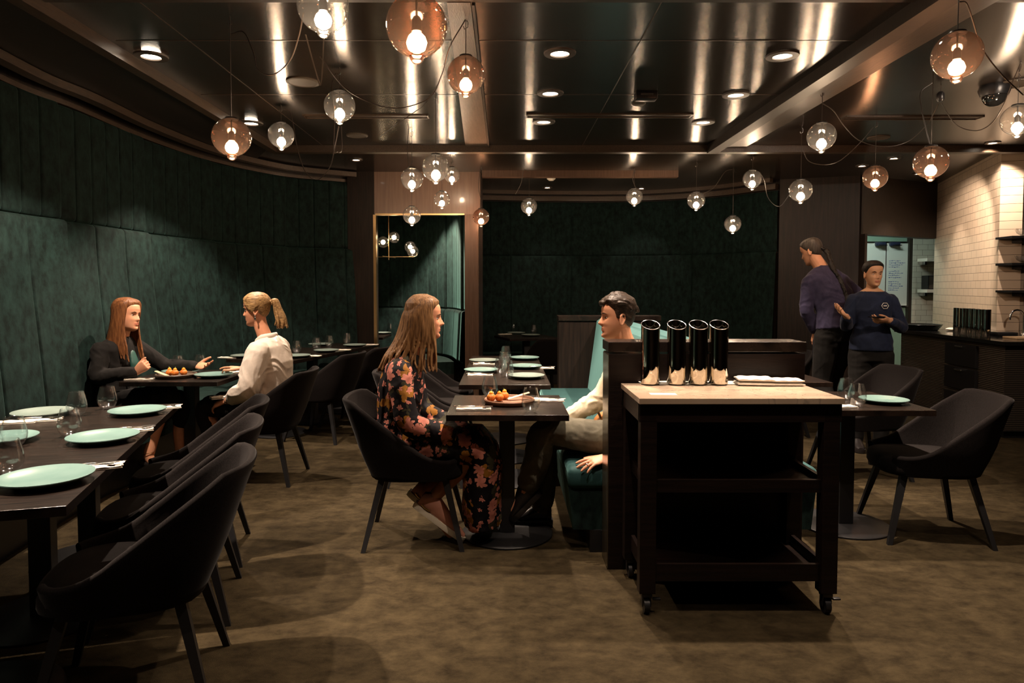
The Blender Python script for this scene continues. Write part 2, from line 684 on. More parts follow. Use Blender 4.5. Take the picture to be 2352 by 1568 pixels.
struct('ceiling_side', bm, M['sidewood'])
struct('trim_3', bx((-2.325, 2.6, 2.815), (0.075, 8.7, 0.07)), M['beam'])
# right beam: black slot and a lighter strip beside it
struct('trim_4', bx((2.10, 2.6, 2.81), (0.11, 8.7, 0.08)), M['sidewood'])
struct('trim_5', bx((2.29, 2.6, 2.835), (0.25, 8.7, 0.03)), M['beam'])
struct('trim_6', bx((1.85, 6.98, 2.815), (8.4, 0.09, 0.07)), M['beam'])
struct('trim_7', bx((1.85, 3.45, 2.846), (8.3, 0.03, 0.014)), M['sidewood'])
bm = bmesh.new()
prism(bm, [(-0.285, 3.46), (-0.168, 3.46), (-0.164, 6.93), (-0.39, 6.93)], 2.836, 2.848)
struct('trim_8', bm, M['wedge'])
struct('trim_9', bx((-0.155, 5.2, 2.838), (0.014, 3.46, 0.024)), M['sidewood'])
struct('trim_10', bx((0.93, 8.46, 2.81), (2.4, 0.10, 0.08)), M['postwood'])

# back wall
arcB = Arc([(-0.44, 10.28), (0.6, 10.42), (1.95, 10.40), (2.95, 9.95), (3.66, 9.15)])
wall_b = struct('wall_back', velvet_tier(arcB, -1, 1.90, 2.71, lambda z: 0.03, 0.92, 3, 0.55, 0.01, 0.02, groove=-0.006), M['velvet'], smooth=True)
struct('lower_panel', velvet_tier(arcB, -1, 0.42, 1.90, lambda z: 0.055 + 0.08 * sstep((1.9 - z) / 1.6), 0.92, 2, 0.55, 0.012, 0.015, groove=-0.008), M['velvet'], wall_b, True)
struct('backing_board', strip(arcB, -1, -0.2, -0.02, 0, 2.9), M['darkwood'], wall_b)
struct('trim_11', strip(arcB, -1, -0.02, 0.10, 2.72, 2.79), M['beam'])
struct('trim_12', strip(arcB, -1, 0.16, 0.24, 2.80, 2.85), M['beam'])

# dark pillar, booth opening with its header and post
struct('wall_pillar', bx((-1.775, 8.62, 1.42), (0.33, 0.24, 2.86)), M['darkwood'])
struct('trim_13', bx((-1.605, 8.52, 1.16), (0.035, 0.06, 2.32)), M['brass'])
struct('trim_14', bx((-1.045, 8.52, 2.325), (1.10, 0.06, 0.02)), M['brass'])
M['header'] = nm('glossy_header', (0.17, 0.105, 0.080), (0.21, 0.135, 0.102), 5, (8, 8, 0.5), 0.28, 4, 0.05, 30, coat=0.3)
struct('wall_header', bx((-0.955, 8.62, 2.59), (1.31, 0.2, 0.52)), M['header'])
struct('trim_15', bx((-0.405, 8.62, 1.165), (0.17, 0.2, 2.33)), M['postwood'])
struct('trim_16', bx((-0.36, 9.45, 1.42), (0.06, 1.5, 2.86)), M['darkwood'])
arcK = Arc([(-3.3, 10.25), (-2.4, 10.32), (-1.55, 10.25), (-1.0, 9.95), (-0.66, 9.45), (-0.47, 8.74)])
wall_k = struct('wall_booth', velvet_tier(arcK, -1, 1.12, 2.6, lambda z: 0.03, 0.90, 4, 0.02, 0.035, 0.02), M['velvet'], smooth=True)
struct('lower_panel', velvet_tier(arcK, -1, 0.45, 1.12, lambda z: 0.07 + 0.05 * (1.12 - z), 0.90, 2, 0.02, 0.02, 0.05), M['velvet'], wall_k, True)
struct('backing_board', strip(arcK, -1, -0.2, -0.02, 0, 2.9), M['darkwood'], wall_k)
struct('wall_booth_side', bx((-3.0, 9.5, 1.42), (0.1, 1.9, 2.86)), M['darkwood'])

# dark timber wall beside the kitchen door
pa, pb = V((3.66, 9.12, 0)), V((4.56, 8.8, 0))
struct('wall_service', bx((pa + pb) / 2 + V((0.03, 0.09, 1.42)), ((pb - pa).length, 0.2, 2.86), math.atan2(pb.y - pa.y, pb.x - pa.x)), M['darkwood'])
struct('trim_17', bx((4.575, 8.78, 1.05), (0.03, 0.24, 2.1)), M['darkwood'])
# header over the kitchen opening
ha, hb = V((4.56, 8.85, 0)), V((6.0, 9.6, 0))
struct('wall_kitchen_header', bx((ha + hb) / 2 + V((0, 0, 2.475)), ((hb - ha).length, 0.16, 0.75), math.atan2(hb.y - ha.y, hb.x - ha.x)), M['sidewood'])
struct('wall_kitchen', bx((6.0, 11.2, 1.42), (4.6, 0.12, 2.86)), M['kitchenwall'])
struct('wall_kitchen_side', bx((4.25, 10.1, 1.42), (0.1, 2.2, 2.86)), M['kitchenwall'])
struct('trim_18', bx((6.58, 11.10, 1.42), (0.06, 0.08, 2.86)), M['sidewood'])
struct('wall_kitchen_tile', bx((7.4, 11.08, 1.42), (1.6, 0.1, 2.86)), M['tilefar'])
# tiled column and tiled bar wall
K_ = V((5.17, 7.16, 0))
E_ = V((6.02, 9.58, 0))
dk = (K_ - E_)
angk = math.atan2(dk.y, dk.x)
bm = bmesh.new()
lk = dk.length
box(bm, (lk / 2, 0.1, 1.425), (lk, 0.2, 2.85))
struct('wall_tile', bm, M['tile'], loc=E_, rz=angk)
bm = bmesh.new()
box(bm, (1.60, 0.1, 1.425), (3.05, 0.2, 2.85))
struct('wall_tile_bar', bm, M['tile'], loc=K_, rz=math.radians(-4))

# ------------------------------------------------------------------ bar counter
ct = thing('bar_counter', (4.65, 6.3, 0), 0, 'black bar counter with ribbed front along the white tiled wall', 'counter')
O_ = V((4.65, 6.3, 0))
top = [(4.60, 6.26), (4.72, 8.25), (5.50, 8.25), (5.12, 7.10), (8.2, 6.90), (8.2, 6.26)]
inn = [(4.66, 6.33), (4.78, 8.2), (5.48, 8.2), (5.14, 7.08), (8.2, 6.88), (8.2, 6.33)]
bm = bmesh.new(); prism(bm, top, 0.885, 0.92); obj('worktop', bm, M['granite'], ct, False, O_)
bm = bmesh.new(); prism(bm, inn, 0.08, 0.885); obj('body', bm, M['louvre'], ct, False, O_)
bm = bmesh.new(); prism(bm, [(4.72, 6.4), (4.84, 8.15), (5.4, 8.15), (5.1, 7.05), (8.2, 6.85), (8.2, 6.4)], 0.0, 0.08); obj('plinth', bm, M['black'], ct, False, O_)
for k, z in enumerate((0.73, 0.49, 0.23)):
    # drawer fronts in the long side of the counter
    bm = bmesh.new(); box(bm, (4.685, 6.98, z), (0.03, 0.52, 0.22), math.radians(-3.4), 0.003)
    dr = obj('drawer', bm, M['black'], ct, False, O_)
    bm = bmesh.new(); box(bm, (4.660, 6.98, z + 0.085), (0.018, 0.12, 0.014), math.radians(-3.4), 0.003)
    obj('drawer_pull', bm, M['chrome'], dr, False, O_)

# ------------------------------------------------------------------ lights in the ceiling



def downlight(x, y, label, power=0.0, z=CEIL, cone=78, r=0.055, vis=True, col=(1.0, 0.775, 0.60), aim=None, group='recessed ceiling downlights'):
    t = thing('downlight', (x, y, z), 0, label, 'ceiling light', group)
    bm = bmesh.new()
    lathe(bm, [(r * 0.98, -0.001), (r * 1.06, -0.012), (r * 1.75, -0.010), (r * 1.8, 0.0)], 28)
    obj('ring', bm, M['ringmetal'], t)
    bm = bmesh.new()
    lathe(bm, [(r * 1.0, -0.004), (0, -0.004)], 24)
    obj('lens', bm, M['downglow'], t)
    if power:
        ld = bpy.data.lights.new('downlight_lamp', 'SPOT')
        ld.energy = power
        ld.spot_size = math.radians(cone)
        ld.spot_blend = 0.45
        ld.shadow_soft_size = 0.022
        ld.color = col
        lo = bpy.data.objects.new('downlight_lamp', ld)
        COL.objects.link(lo)
        lo.parent = t
        lo.location = (0, 0, -0.02)
        if aim:
            v = (V(aim) - V((x, y, z))).normalized()
            lo.rotation_euler = v.to_track_quat('-Z', 'Y').to_euler()
    return t


PW = 330
for px, py, lab, pw in (
        (347, 128, 'downlight in the dark side ceiling above the left booth wall, nearest', PW * 1.0),
        (577, 282, 'downlight in the dark side ceiling behind the leftmost amber globe', PW * 1.0),
        (1286, 121, 'downlight at the near end of the middle row on the ceiling', PW),
        (1264, 213, 'downlight in the middle of the middle row on the ceiling', PW),
        (1249, 279, 'downlight at the far end of the middle row beside the slot vent', PW),
        (1797, 127, 'downlight at the near end of the right row on the ceiling', PW),
        (1690, 217, 'downlight in the middle of the right row on the ceiling', PW),
        (1615, 280, 'downlight at the far end of the right row on the ceiling', PW)):
    p = W(px, py, CEIL)
    zz = 2.834 if px < 600 else CEIL - 0.001
    p = W(px, py, zz)
    downlight(p.x, p.y, lab, pw, z=zz, cone=110 if px < 600 else 78)
for x, y, pw in ((0.36, 3.3, PW * 0.6), (1.72, 3.3, PW), (-2.1, 2.55, PW * 2.1), (0.37, 2.35, PW * 0.25), (1.74, 2.35, PW * 0.18), (-2.1, 1.1, PW * 0.15), (0.38, 1.2, PW * 0.12)):
    downlight(x, y, 'recessed downlight in the ceiling above the foreground', pw, z=2.834 if x < -1.5 else CEIL - 0.001)
for px, py, zz, lab, pw, aim in (
        (818, 366, CEIL - .001, 'small downlight beside the dark pillar by the booth', 30, None),
        (1257, 430, CEIL - .001, 'small downlight under the white smoke detector at the back', 18, None),
        (1473, 432, CEIL - .001, 'small downlight behind a clear globe at the back', 18, None),
        (1980, 380, CEIL - .001, 'small downlight in front of the dark timber wall', 14, None),
        (2110, 398, CEIL - .001, 'small downlight behind the amber globe near the tiled column', 50, None),
        (2280, 327, CEIL - .001, 'downlight above the white tiled column', 130, (5.6, 8.0, 1.2))):
    p = W(px, py, zz)
    downlight(p.x, p.y, lab, pw, z=zz, r=0.04, aim=aim)
for x, y, pw, aim, lab in ((6.1, 6.6, 110, (6.2, 7.2, 0.9), 'downlight over the bar shelves'), (-1.15, 9.15, 620, (-0.9, 9.3, 0.9), 'downlight inside the velvet booth'), (4.3, 7.6, 150, (5.65, 8.3, 1.5), 'added downlight over the counter to brighten the tiled column'), (3.5, 3.3, 130, (3.15, 5.9, 1.5), 'added downlight out of view beyond the right edge to brighten the waitress')):  # tiled column and waitress downlights are added lamps, there to brighten them
    downlight(x, y, lab, pw, z=CEIL - .001, r=0.04, aim=aim)

# kitchen light seen through the opening
kt = thing('kitchen_light', (5.4, 10.2, 2.775), 0, 'white strip light on the kitchen ceiling beyond the opening', 'ceiling light')
obj('light_body', bx((0, 0, 0.05), (1.3, 0.16, 0.06)), M['white'], kt, False)
obj('diffuser', bx((0, 0, 0.0), (1.2, 0.12, 0.04)), emit('kitchen_tube', (0.85, 1.0, 0.88), 30.0), kt, False)

# speakers, vents and detectors on the ceiling
for px, py, w, lab in ((696, 187, 0.23, 'round ceiling speaker grille near the big clear globe'),
                       (820, 310, 0.20, 'round ceiling speaker grille left of the pendant cluster'),
                       (2018, 315, 0.20, 'round ceiling speaker grille above the small amber globe on the right'),
                       (2330, 191, 0.23, 'round ceiling speaker grille at the right edge by the amber globe')):
    p = W(px, py, CEIL)
    bm = bmesh.new()
    lathe(bm, [(0, -0.008), (w * 0.42, -0.008), (w * 0.44, -0.012), (w * 0.5, -0.008), (w * 0.5, 0.0)], 36)
    single('ceiling_speaker', bm, M['grille'], (p.x, p.y, CEIL - 0.001), lab, 'speaker', 'ceiling speakers')
for x0, x1, py, lab in ((1210, 1587, 264, 'linear slot vent across the ceiling behind the middle downlights'),
                        (700, 983, 266, 'linear slot vent on the ceiling behind the clear globes on the left'),
                        (1940, 2250, 269, 'linear slot vent on the ceiling at the right above the counter')):
    a, b = W(x0, py, CEIL), W(x1, py, CEIL)
    t = thing('slot_vent', ((a.x + b.x) / 2, (a.y + b.y) / 2, CEIL), 0, lab, 'vent', 'slot vents')
    ln = (b - a).length
    bm = bmesh.new()
    for dy in (-0.05, 0.05):
        box(bm, (0, dy, -0.006), (ln, 0.012, 0.012))
    for dx in (-ln / 2, ln / 2):
        box(bm, (dx, 0, -0.006), (0.012, 0.112, 0.012))
    obj('frame', bm, M['beam'], t, False)
    obj('louvre', bx((0, 0, -0.004), (ln - 0.02, 0.018, 0.006)), M['beam'], t, False)
    obj('opening', bx((0, 0, -0.002), (ln - 0.02, 0.095, 0.002)), M['black'], t, False)
p = W(1483, 212, CEIL)
t = thing('ceiling_sensor', (p.x, p.y, CEIL), 0, 'black rectangular sensor box on the ceiling between the two downlight rows', 'sensor')
obj('case', bx((0, 0, -0.03), (0.16, 0.10, 0.06), 0, 0.012), M['black'], t)
obj('window_strip', bx((0, -0.052, -0.028), (0.09, 0.006, 0.012)), M['chrome'], t, False)
p = W(1467, 237, CEIL)
bm = bmesh.new(); lathe(bm, [(0, -0.012), (0.045, -0.012), (0.055, -0.004), (0.055, 0)], 28)
single('ceiling_disc', bm, M['grille'], (p.x, p.y, CEIL), 'small round brown disc on the ceiling just in front of the black sensor', 'cover plate')
p = D(1266, 412, 8.9)
bm = bmesh.new(); lathe(bm, [(0, -0.05), (0.03, -0.05), (0.045, -0.035), (0.055, -0.03), (0.06, 0)], 28)
single('smoke_detector', bm, M['white'], (p.x, p.y, CEIL), 'white smoke detector on the ceiling at the back', 'smoke detector')
p = D(2283, 250, 4.9)
t = thing('dome_camera', (p.x, p.y, CEIL), 0, 'black dome camera hanging from the ceiling at the far right', 'camera')
bm = bmesh.new(); lathe(bm, [(0, 0.0), (0.09, 0), (0.10, -0.03), (0.085, -0.075), (0, -0.075)], 32); obj('housing', bm, M['black'], t)
bm = bmesh.new(); lathe(bm, [(0.075, -0.075)] + [(0.075 * math.cos(a), -0.075 - 0.075 * math.sin(a)) for a in [i * PI / 16 for i in range(1, 8)]] + [(0, -0.15)], 32)
obj('dome', bm, pm('dome_glass', (0.01, 0.01, 0.01), 0.06, spec=0.9), t)
# ================================================================== PENDANT GLOBES
def globe_parts(mat_key, rr=0.1):
    prof = []
    a0 = math.asin(0.034 / rr)
    n = 26
    for i in range(n + 1):
        a = a0 + (PI - 0.20 - a0) * i / n
        prof.append((rr * math.sin(a), rr * math.cos(a)))
    # the drop of glass under the globe
    nb = 0.024 * rr / 0.1
    z0 = -rr * math.cos(0.2) + 0.004
    for i in range(1, 9):
        a = 0.75 + (PI - 0.75) * i / 8
        prof.append((nb * math.sin(a) * 1.0, z0 - nb * 0.2 + nb * math.cos(a)))
    bm = bmesh.new()
    lathe(bm, prof, 40)
    return bm


_pm = {}
for key in ('globe', 'amber'):
    d = {}
    bm = globe_parts(key)
    o = obj('globe', bm, M[key]); d['globe'] = o.data
    bpy.data.objects.remove(o)
    bm = bmesh.new(); lathe(bm, [(0, 0.108), (0.012, 0.107), (0.034, 0.101), (0.037, 0.094), (0.034, 0.090), (0, 0.090)], 24)
    o = obj('cap', bm, M['black']); d['cap'] = o.data; bpy.data.objects.remove(o)
    bm = bmesh.new(); lathe(bm, [(0, 0.09), (0.004, 0.09), (0.004, 0.034), (0.011, 0.030), (0.017, 0.018), (0.018, -0.018), (0.013, -0.022), (0, -0.022)], 20)
    o = obj('socket', bm, M['black']); d['socket'] = o.data; bpy.data.objects.remove(o)
    bm = bmesh.new(); lathe(bm, [(0, -0.018), (0.014, -0.021), (0.027, -0.034), (0.034, -0.054), (0.028, -0.074), (0.013, -0.086), (0, -0.089)], 14)
    o = obj('bulb', bm, M['bulb']); d['bulb'] = o.data; bpy.data.objects.remove(o)
    _pm[key] = d


def pendant(px, py, dia, key, label, size=0.2):
    d = FPX * size / dia
    c = D(px, py, d)
    s = size / 0.2
    t = thing('globe_pendant', c, 0, label, 'pendant lamp', 'blown glass globe pendants')
    for part in ('globe', 'cap', 'socket', 'bulb'):
        o = bpy.data.objects.new(part, _pm[key][part])
        COL.objects.link(o)
        o.parent = t
        o.scale = (s, s, s)
    top = CEIL - 0.003
    bm = bmesh.new()
    h0 = 0.105 * s
    hook = top - c.z
    tube(bm, [(0, 0, h0), (0.001, 0, h0 * 0.5 + hook * 0.5), (0, 0, hook)], 0.0022, 6)
    obj('cord', bm, M['cable'], t)
    bm = bmesh.new()
    tube(bm, [(0, 0, hook), (0.012, 0, hook - 0.02), (0.010, 0, hook - 0.045), (-0.008, 0, hook - 0.055), (-0.012, 0, hook - 0.04)], 0.0025, 6)
    obj('hook', bm, M['chrome'], t)
    return t


PEN = {}
for key, px, py, dia, mk, lab in (
        ('a', 742, 15, 115, 'globe', 'clear globe pendant cut off by the top edge, left of the largest amber one'),
        ('b', 957, 60, 138, 'amber', 'largest amber globe pendant, at the top centre nearest the camera'),
        ('c', 1070, 172, 85, 'amber', 'amber globe pendant hanging in front of the grained wood strip'),
        ('d', 532, 315, 86, 'amber', 'leftmost amber globe pendant, in front of the teal wall'),
        ('e', 646, 310, 58, 'globe', 'clear globe pendant just right of the leftmost amber globe'),
        ('f', 780, 243, 70, 'globe', 'clear globe pendant with looping cable under it, above the dark pillar'),
        ('g', 946, 410, 50, 'globe', 'clear globe pendant left of the bright white one over the booth'),
        ('h', 1001, 385, 62, 'globe', 'brightest whitish globe pendant in the cluster over the booth'),
        ('i', 1038, 402, 36, 'globe', 'small clear globe half behind the bright white one'),
        ('j', 1015, 457, 37, 'globe', 'dim small globe against the brown booth header'),
        ('k', 946, 494, 41, 'globe', 'clear globe pendant hanging lowest in front of the booth opening'),
        ('l', 1105, 498, 38, 'amber', 'small amber globe pendant at the top of the timber post'),
        ('m', 1215, 473, 37, 'globe', 'small clear globe pendant left of centre against the back velvet wall'),
        ('n', 1457, 451, 38, 'globe', 'small clear globe pendant right of the smoke detector'),
        ('o', 1599, 460, 40, 'globe', 'small clear globe pendant between the back cornice end and the lowest right globe'),
        ('p', 1683, 514, 38, 'globe', 'small clear globe pendant hanging lowest on the right of the back wall'),
        ('q', 1728, 411, 42, 'globe', 'clear globe pendant beside the edge of the dark timber wall'),
        ('r', 1839, 437, 51, 'globe', 'clear globe pendant in front of the dark timber wall above the bending waiter'),
        ('s', 1887, 313, 63, 'globe', 'large clear globe pendant under the right ceiling beam'),
        ('t', 2010, 407, 53, 'amber', 'small amber globe pendant over the kitchen opening'),
        ('u', 2138, 372, 73, 'amber', 'amber globe pendant touching the edge of the tiled column'),
        ('v', 2198, 127, 104, 'amber', 'big amber globe pendant at the upper right'),
        ('w', 2337, 275, 68, 'globe', 'clear globe pendant cut off by the right edge')):
    PEN[key] = pendant(px, py, dia, mk, lab, {'i': 0.175, 'j': 0.175}.get(key, 0.2))


def drape(owner, pts, r=0.0032):
    """a loose cable of a pendant through (px, py, distance) points"""
    w = catmull([D(*p) for p in pts], 8)
    for q in w:
        q.z = min(q.z, CEIL - 0.006)
    bm = bmesh.new()
    tube(bm, w, r, 6)
    obj('loose_cable', bm, M['cable'], PEN[owner], True, PEN[owner].location)


drape('d', [(531, 78, 3.75), (560, 74, 3.7), (582, 120, 3.6), (592, 158, 3.5), (625, 172, 3.4), (665, 140, 3.3), (686, 85, 3.1), (697, 30, 2.9)])
drape('a', [(702, 80, 2.9), (718, 140, 3.0), (733, 190, 3.05), (738, 188, 3.05), (742, 130, 3.0), (745, 60, 2.8)])
drape('c', [(1069, 45, 3.65), (1032, 110, 3.7), (1015, 170, 3.8), (985, 225, 3.95), (915, 248, 4.1), (850, 235, 4.2), (790, 200, 4.2), (735, 130, 4.0)])
drape('h', [(999, 204, 4.95), (986, 222, 5.0), (975, 240, 5.0), (945, 262, 5.2), (905, 290, 5.3), (873, 314, 5.5)])
drape('f', [(771, 168, 4.5), (762, 200, 4.45), (768, 268, 4.4), (767, 345, 4.4), (775, 350, 4.4), (785, 345, 4.45), (784, 290, 4.45)])
drape('e', [(650, 250, 5.35), (668, 262, 5.3), (683, 340, 5.2), (702, 395, 5.1), (730, 412, 5.0), (757, 385, 4.9), (768, 345, 4.8), (778, 290, 4.7)])
drape('p', [(1682, 389, 8.1), (1665, 395, 8.0), (1640, 430, 8.0), (1615, 445, 7.9)])
drape('q', [(1745, 395, 7.4), (1756, 415, 7.3), (1765, 455, 7.2), (1790, 474, 7.0), (1815, 445, 6.5)])
drape('s', [(1889, 237, 5.0), (1915, 255, 5.1), (1940, 290, 5.2), (1975, 323, 5.3), (2030, 337, 5.4), (2085, 325, 5.4), (2130, 285, 5.3), (2155, 240, 5.1)])
drape('r', [(1843, 340, 6.2), (1858, 370, 6.2), (1895, 378, 6.2), (1930, 368, 6.1), (1975, 328, 6.0), (2005, 292, 6.0)])
drape('v', [(2203, 4, 3.0), (2220, 8, 3.0), (2235, 50, 3.05), (2255, 110, 3.1), (2300, 170, 3.2), (2350, 218, 3.3)])
drape('w', [(2346, 140, 4.4), (2325, 190, 4.5), (2300, 250, 4.6), (2275, 285, 4.7), (2240, 300, 4.8), (2195, 285, 4.9), (2163, 238, 5.0)])
drape('u', [(2141, 190, 4.4), (2115, 212, 4.4), (2117, 250, 4.35), (2130, 310, 4.3), (2136, 330, 4.3)])
drape('n', [(1457, 388, 8.1), (1454, 415, 8.2), (1468, 440, 8.2), (1480, 434, 8.2)])
drape('m', [(1214, 392, 8.3), (1203, 390, 8.3), (1197, 420, 8.35), (1184, 446, 8.4)])
drape('g', [(940, 280, 6.2), (936, 340, 6.2), (940, 395, 6.2)])
drape('l', [(1103, 385, 8.1), (1099, 430, 8.1), (1104, 455, 8.1)])
p = D(2160, 222, 4.9)
t = thing('cable_junction', p, 0, 'black bundle of cable joints hanging between the right amber globes', 'cable joint')
bm = bmesh.new(); tube(bm, [(0, 0, -0.035), (0, 0, -0.02), (0, 0, 0.02), (0, 0, 0.035)], [0.014, 0.026, 0.026, 0.014], 10); obj('sleeve', bm, M['black'], t)
bm = bmesh.new(); tube(bm, [(0, 0, 0.03), (0.01, 0, 0.2), (0, 0, CEIL - p.z - 0.003)], 0.003, 6); obj('cord', bm, M['cable'], t)


# ================================================================== CHAIRS
def make_chair(label):
    t = thing('upholstered_chair', (0, 0, 0), 0, label, 'chair', 'charcoal tub chairs')
    bm = bmesh.new()
    NT = 44
    A0 = math.radians(38)      # arms begin this far off straight ahead
    ZB = 0.375
    rows_o = (0.0, 0.03, 0.10, 0.25, 0.42, 0.60, 0.78, 0.92, 1.0)

    def pt(a, h, off):
        """a: angle round the seat, h: 0..1 up the shell, off: inward"""
        back = -math.cos(a)                       # 1 at the back, <0 in front
        k = min(1.0, max(0.0, (back + 0.70) / 1.42))
        topz = 0.475 + (0.805 - 0.475) * (k ** 1.9)
        z = ZB + (topz - ZB) * h
        ca, sa = math.cos(a), math.sin(a)
        n = 3.8
        r = 1.0 / ((abs(ca) / 0.265) ** n + (abs(sa) / 0.27) ** n) ** (1 / n)
        hz = (z - ZB) / 0.45
        taper = 0.90 + 0.10 * min(1, hz * 3.0) + 0.05 * hz
        r = r * taper - off
        if h < 0.02:
            r *= 0.93
        x, y = r * ca, r * sa
        x -= 0.135 * max(0, back) ** 0.8 * hz ** 1.2   # the back leans
        y *= 1 + 0.03 * hz
        return V((x, y, z))
    TH = 0.03
    grid = []
    for i in range(NT + 1):
        a = A0 + (2 * PI - 2 * A0) * i / NT
        col = [pt(a, h, 0) for h in rows_o]
        to, ti = pt(a, 1.0, 0), pt(a, 1.0, TH)
        mid = (to + ti) / 2
        col += [to.lerp(ti, 0.2) + V((0, 0, 0.009)), mid + V((0, 0, 0.013)), to.lerp(ti, 0.8) + V((0, 0, 0.009))]
        col += [pt(a, h, TH) for h in reversed(rows_o)]
        grid.append([bm.verts.new(q) for q in col])
    m = len(grid[0])
    for A, B in zip(grid, grid[1:]):
        for j in range(m - 1):
            bm.faces.new((A[j], B[j], B[j + 1], A[j + 1]))
        bm.faces.new((A[m - 1], B[m - 1], B[0], A[0]))
    for gcol, fl in ((grid[0], False), (grid[-1], True)):
        half = len(rows_o)
        lo = gcol[:half]; hi = gcol[m - half:][::-1]
        for j in range(half - 1):
            bm.faces.new((lo[j], lo[j + 1], hi[j + 1], hi[j]))
        bm.faces.new((lo[-1], gcol[half], gcol[half + 1], gcol[half + 2], hi[-1]))
    obj('shell', bm, M['chairfab'], t, angle=60)
    # seat: a rounded pad that fills the shell and pokes out in front
    bm = bmesh.new()
    def outline(sc_, z, fx=0.0):
        pts = []
        for i in range(36):
            a = 2 * PI * i / 36
            ca, sa = math.cos(a), math.sin(a)
            n = 3.4
            r = 1.0 / ((abs(ca) / 0.245) ** n + (abs(sa) / 0.245) ** n) ** (1 / n)
            x = r * ca * sc_ + fx + (0.03 if ca > 0 else 0) * abs(ca)
            pts.append(bm.verts.new((x, r * sa * sc_, z)))
        return pts
    lev = [(0.86, 0.368), (0.96, 0.375), (1.0, 0.392), (1.0, 0.43), (0.975, 0.452), (0.90, 0.464), (0.5, 0.470)]
    ls = [outline(a, z) for a, z in lev]
    for A, B in zip(ls, ls[1:]):
        for i in range(36):
            j = (i + 1) % 36
            bm.faces.new((A[i], A[j], B[j], B[i]))
    bm.faces.new(ls[0][::-1]); bm.faces.new(ls[-1])
    obj('seat', bm, M['chairfab'], t, angle=60)
    for sx, sy in ((1, 1), (1, -1), (-1, 1), (-1, -1)):
        bm = bmesh.new()
        a = V((0.17 * sx, 0.17 * sy, 0.385)); b = V((0.265 * sx, 0.245 * sy, 0.0))
        for q, w in ((a, 0.017), (b, 0.011)):
            pass
        def ring(q, w):
            return [bm.verts.new(q + V((dx * w, dy * w, 0))) for dx, dy in ((1, 1), (-1, 1), (-1, -1), (1, -1))]
        ra, rb = ring(a, 0.018), ring(b, 0.012)
        for i in range(4):
            j = (i + 1) % 4
            bm.faces.new((ra[i], ra[j], rb[j], rb[i]))
        bm.faces.new(ra); bm.faces.new(rb[::-1])
        obj('leg', bm, M['blackmetal'], t, False)
    return t


CH = make_chair('charcoal tub chair the woman in the floral dress sits on')
CH.location = (-0.50, 3.86, 0)
CH.rotation_euler = (0, 0, math.radians(2))
for x, y, rz, lab in (
        (-1.29, 2.35, 196, 'charcoal tub chair nearest the camera, at the left foreground table'),
        (-1.485, 2.98, 196, 'charcoal tub chair second from the camera at the left foreground table'),
        (-1.665, 3.58, 196, 'charcoal tub chair farthest from the camera at the left foreground table'),
        (-1.80, 5.05, 180, 'charcoal tub chair the blonde woman in the white shirt sits on'),
        (-1.72, 6.41, 166, 'empty charcoal tub chair just behind the blonde woman, at the far left table'),
        (-1.56, 7.05, 166, 'middle empty charcoal tub chair at the far left table'),
        (-1.35, 7.67, 166, 'empty charcoal tub chair at the far left table, closest to the dark pillar'),
        (-0.56, 5.02, 0, 'charcoal tub chair right behind the floral woman at the long centre table'),
        (-0.56, 5.68, 0, 'charcoal tub chair at the middle left side of the long centre table'),
        (-0.56, 6.34, 0, 'charcoal tub chair at the far left side of the long centre table'),
        (0.50, 8.40, 112, 'dark tub chair seen from behind at the small table by the back velvet wall'),
        (2.43, 3.92, 171, 'charcoal tub chair alone in the right foreground at the table with one plate'),
        (2.70, 5.16, 185, 'charcoal tub chair at the second table on the right, behind the foreground one'),
        (2.55, 6.55, 200, 'charcoal tub chair half hidden beside the low partition, in front of the bending waiter')):
    dup(CH, (x, y, 0), math.radians(rz), lab)


# ================================================================== TABLES
def make_table(w, d, loc, rz, label, base=True, group='dark timber pedestal tables'):
    t = thing('dining_table', loc, rz, label, 'table', group)
    bm = bmesh.new(); box(bm, (0, 0, 0.734), (w, d, 0.032), 0, 0.0015); obj('tabletop', bm, M['tablewood'], t, False)
    bm = bmesh.new(); box(bm, (0, 0, 0.369), (0.085, 0.085, 0.698), 0, 0.003); box(bm, (0, 0, 0.714), (0.3, 0.3, 0.008)); obj('column', bm, M['blackmetal'], t, False)
    bm = bmesh.new(); lathe(bm, [(0, 0), (0.255, 0), (0.262, 0.004), (0.262, 0.010), (0.255, 0.014), (0.06, 0.020), (0, 0.020)], 48); obj('base', bm, M['blackmetal'], t)
    return t


TZ = 0.75
uL = V((-0.278, 0.961, 0)); vL = V((-0.961, -0.278, 0)); angL = math.atan2(0.961, -0.278) - PI / 2
e1 = V((-1.345, 2.07, 0))
for i, lab in enumerate(('dark table nearest the camera in the left foreground row', 'middle dark table of the left foreground row', 'far dark table of the left foreground row, in front of the red haired woman')):
    c = e1 + uL * (0.645 * (i + 0.5)) + vL * 0.385
    make_table(0.77, 0.643, c, angL, lab)
make_table(0.70, 0.72, (-2.385, 5.18, 0), 0, 'dark table between the red haired woman and the blonde woman')
uF = V((0.234, 0.972, 0)); vF = V((-0.972, 0.234, 0)); angF = math.atan2(0.972, 0.234) - PI / 2
e2 = V((-1.93, 6.22, 0))
for i, lab in enumerate(('nearest dark table of the far left row, behind the blonde woman', 'middle dark table of the far left row', 'last dark table of the far left row, beside the dark pillar')):
    wd_ = 0.70 if i < 2 else 0.56
    c = e2 + uF * (0.645 * (i + 0.5)) + vF * wd_ / 2
    make_table(wd_, 0.643, c, angF, lab)
make_table(0.648, 0.665, (0.018, 3.895, 0), 0, 'dark table between the floral woman and the man with the croquettes on it')
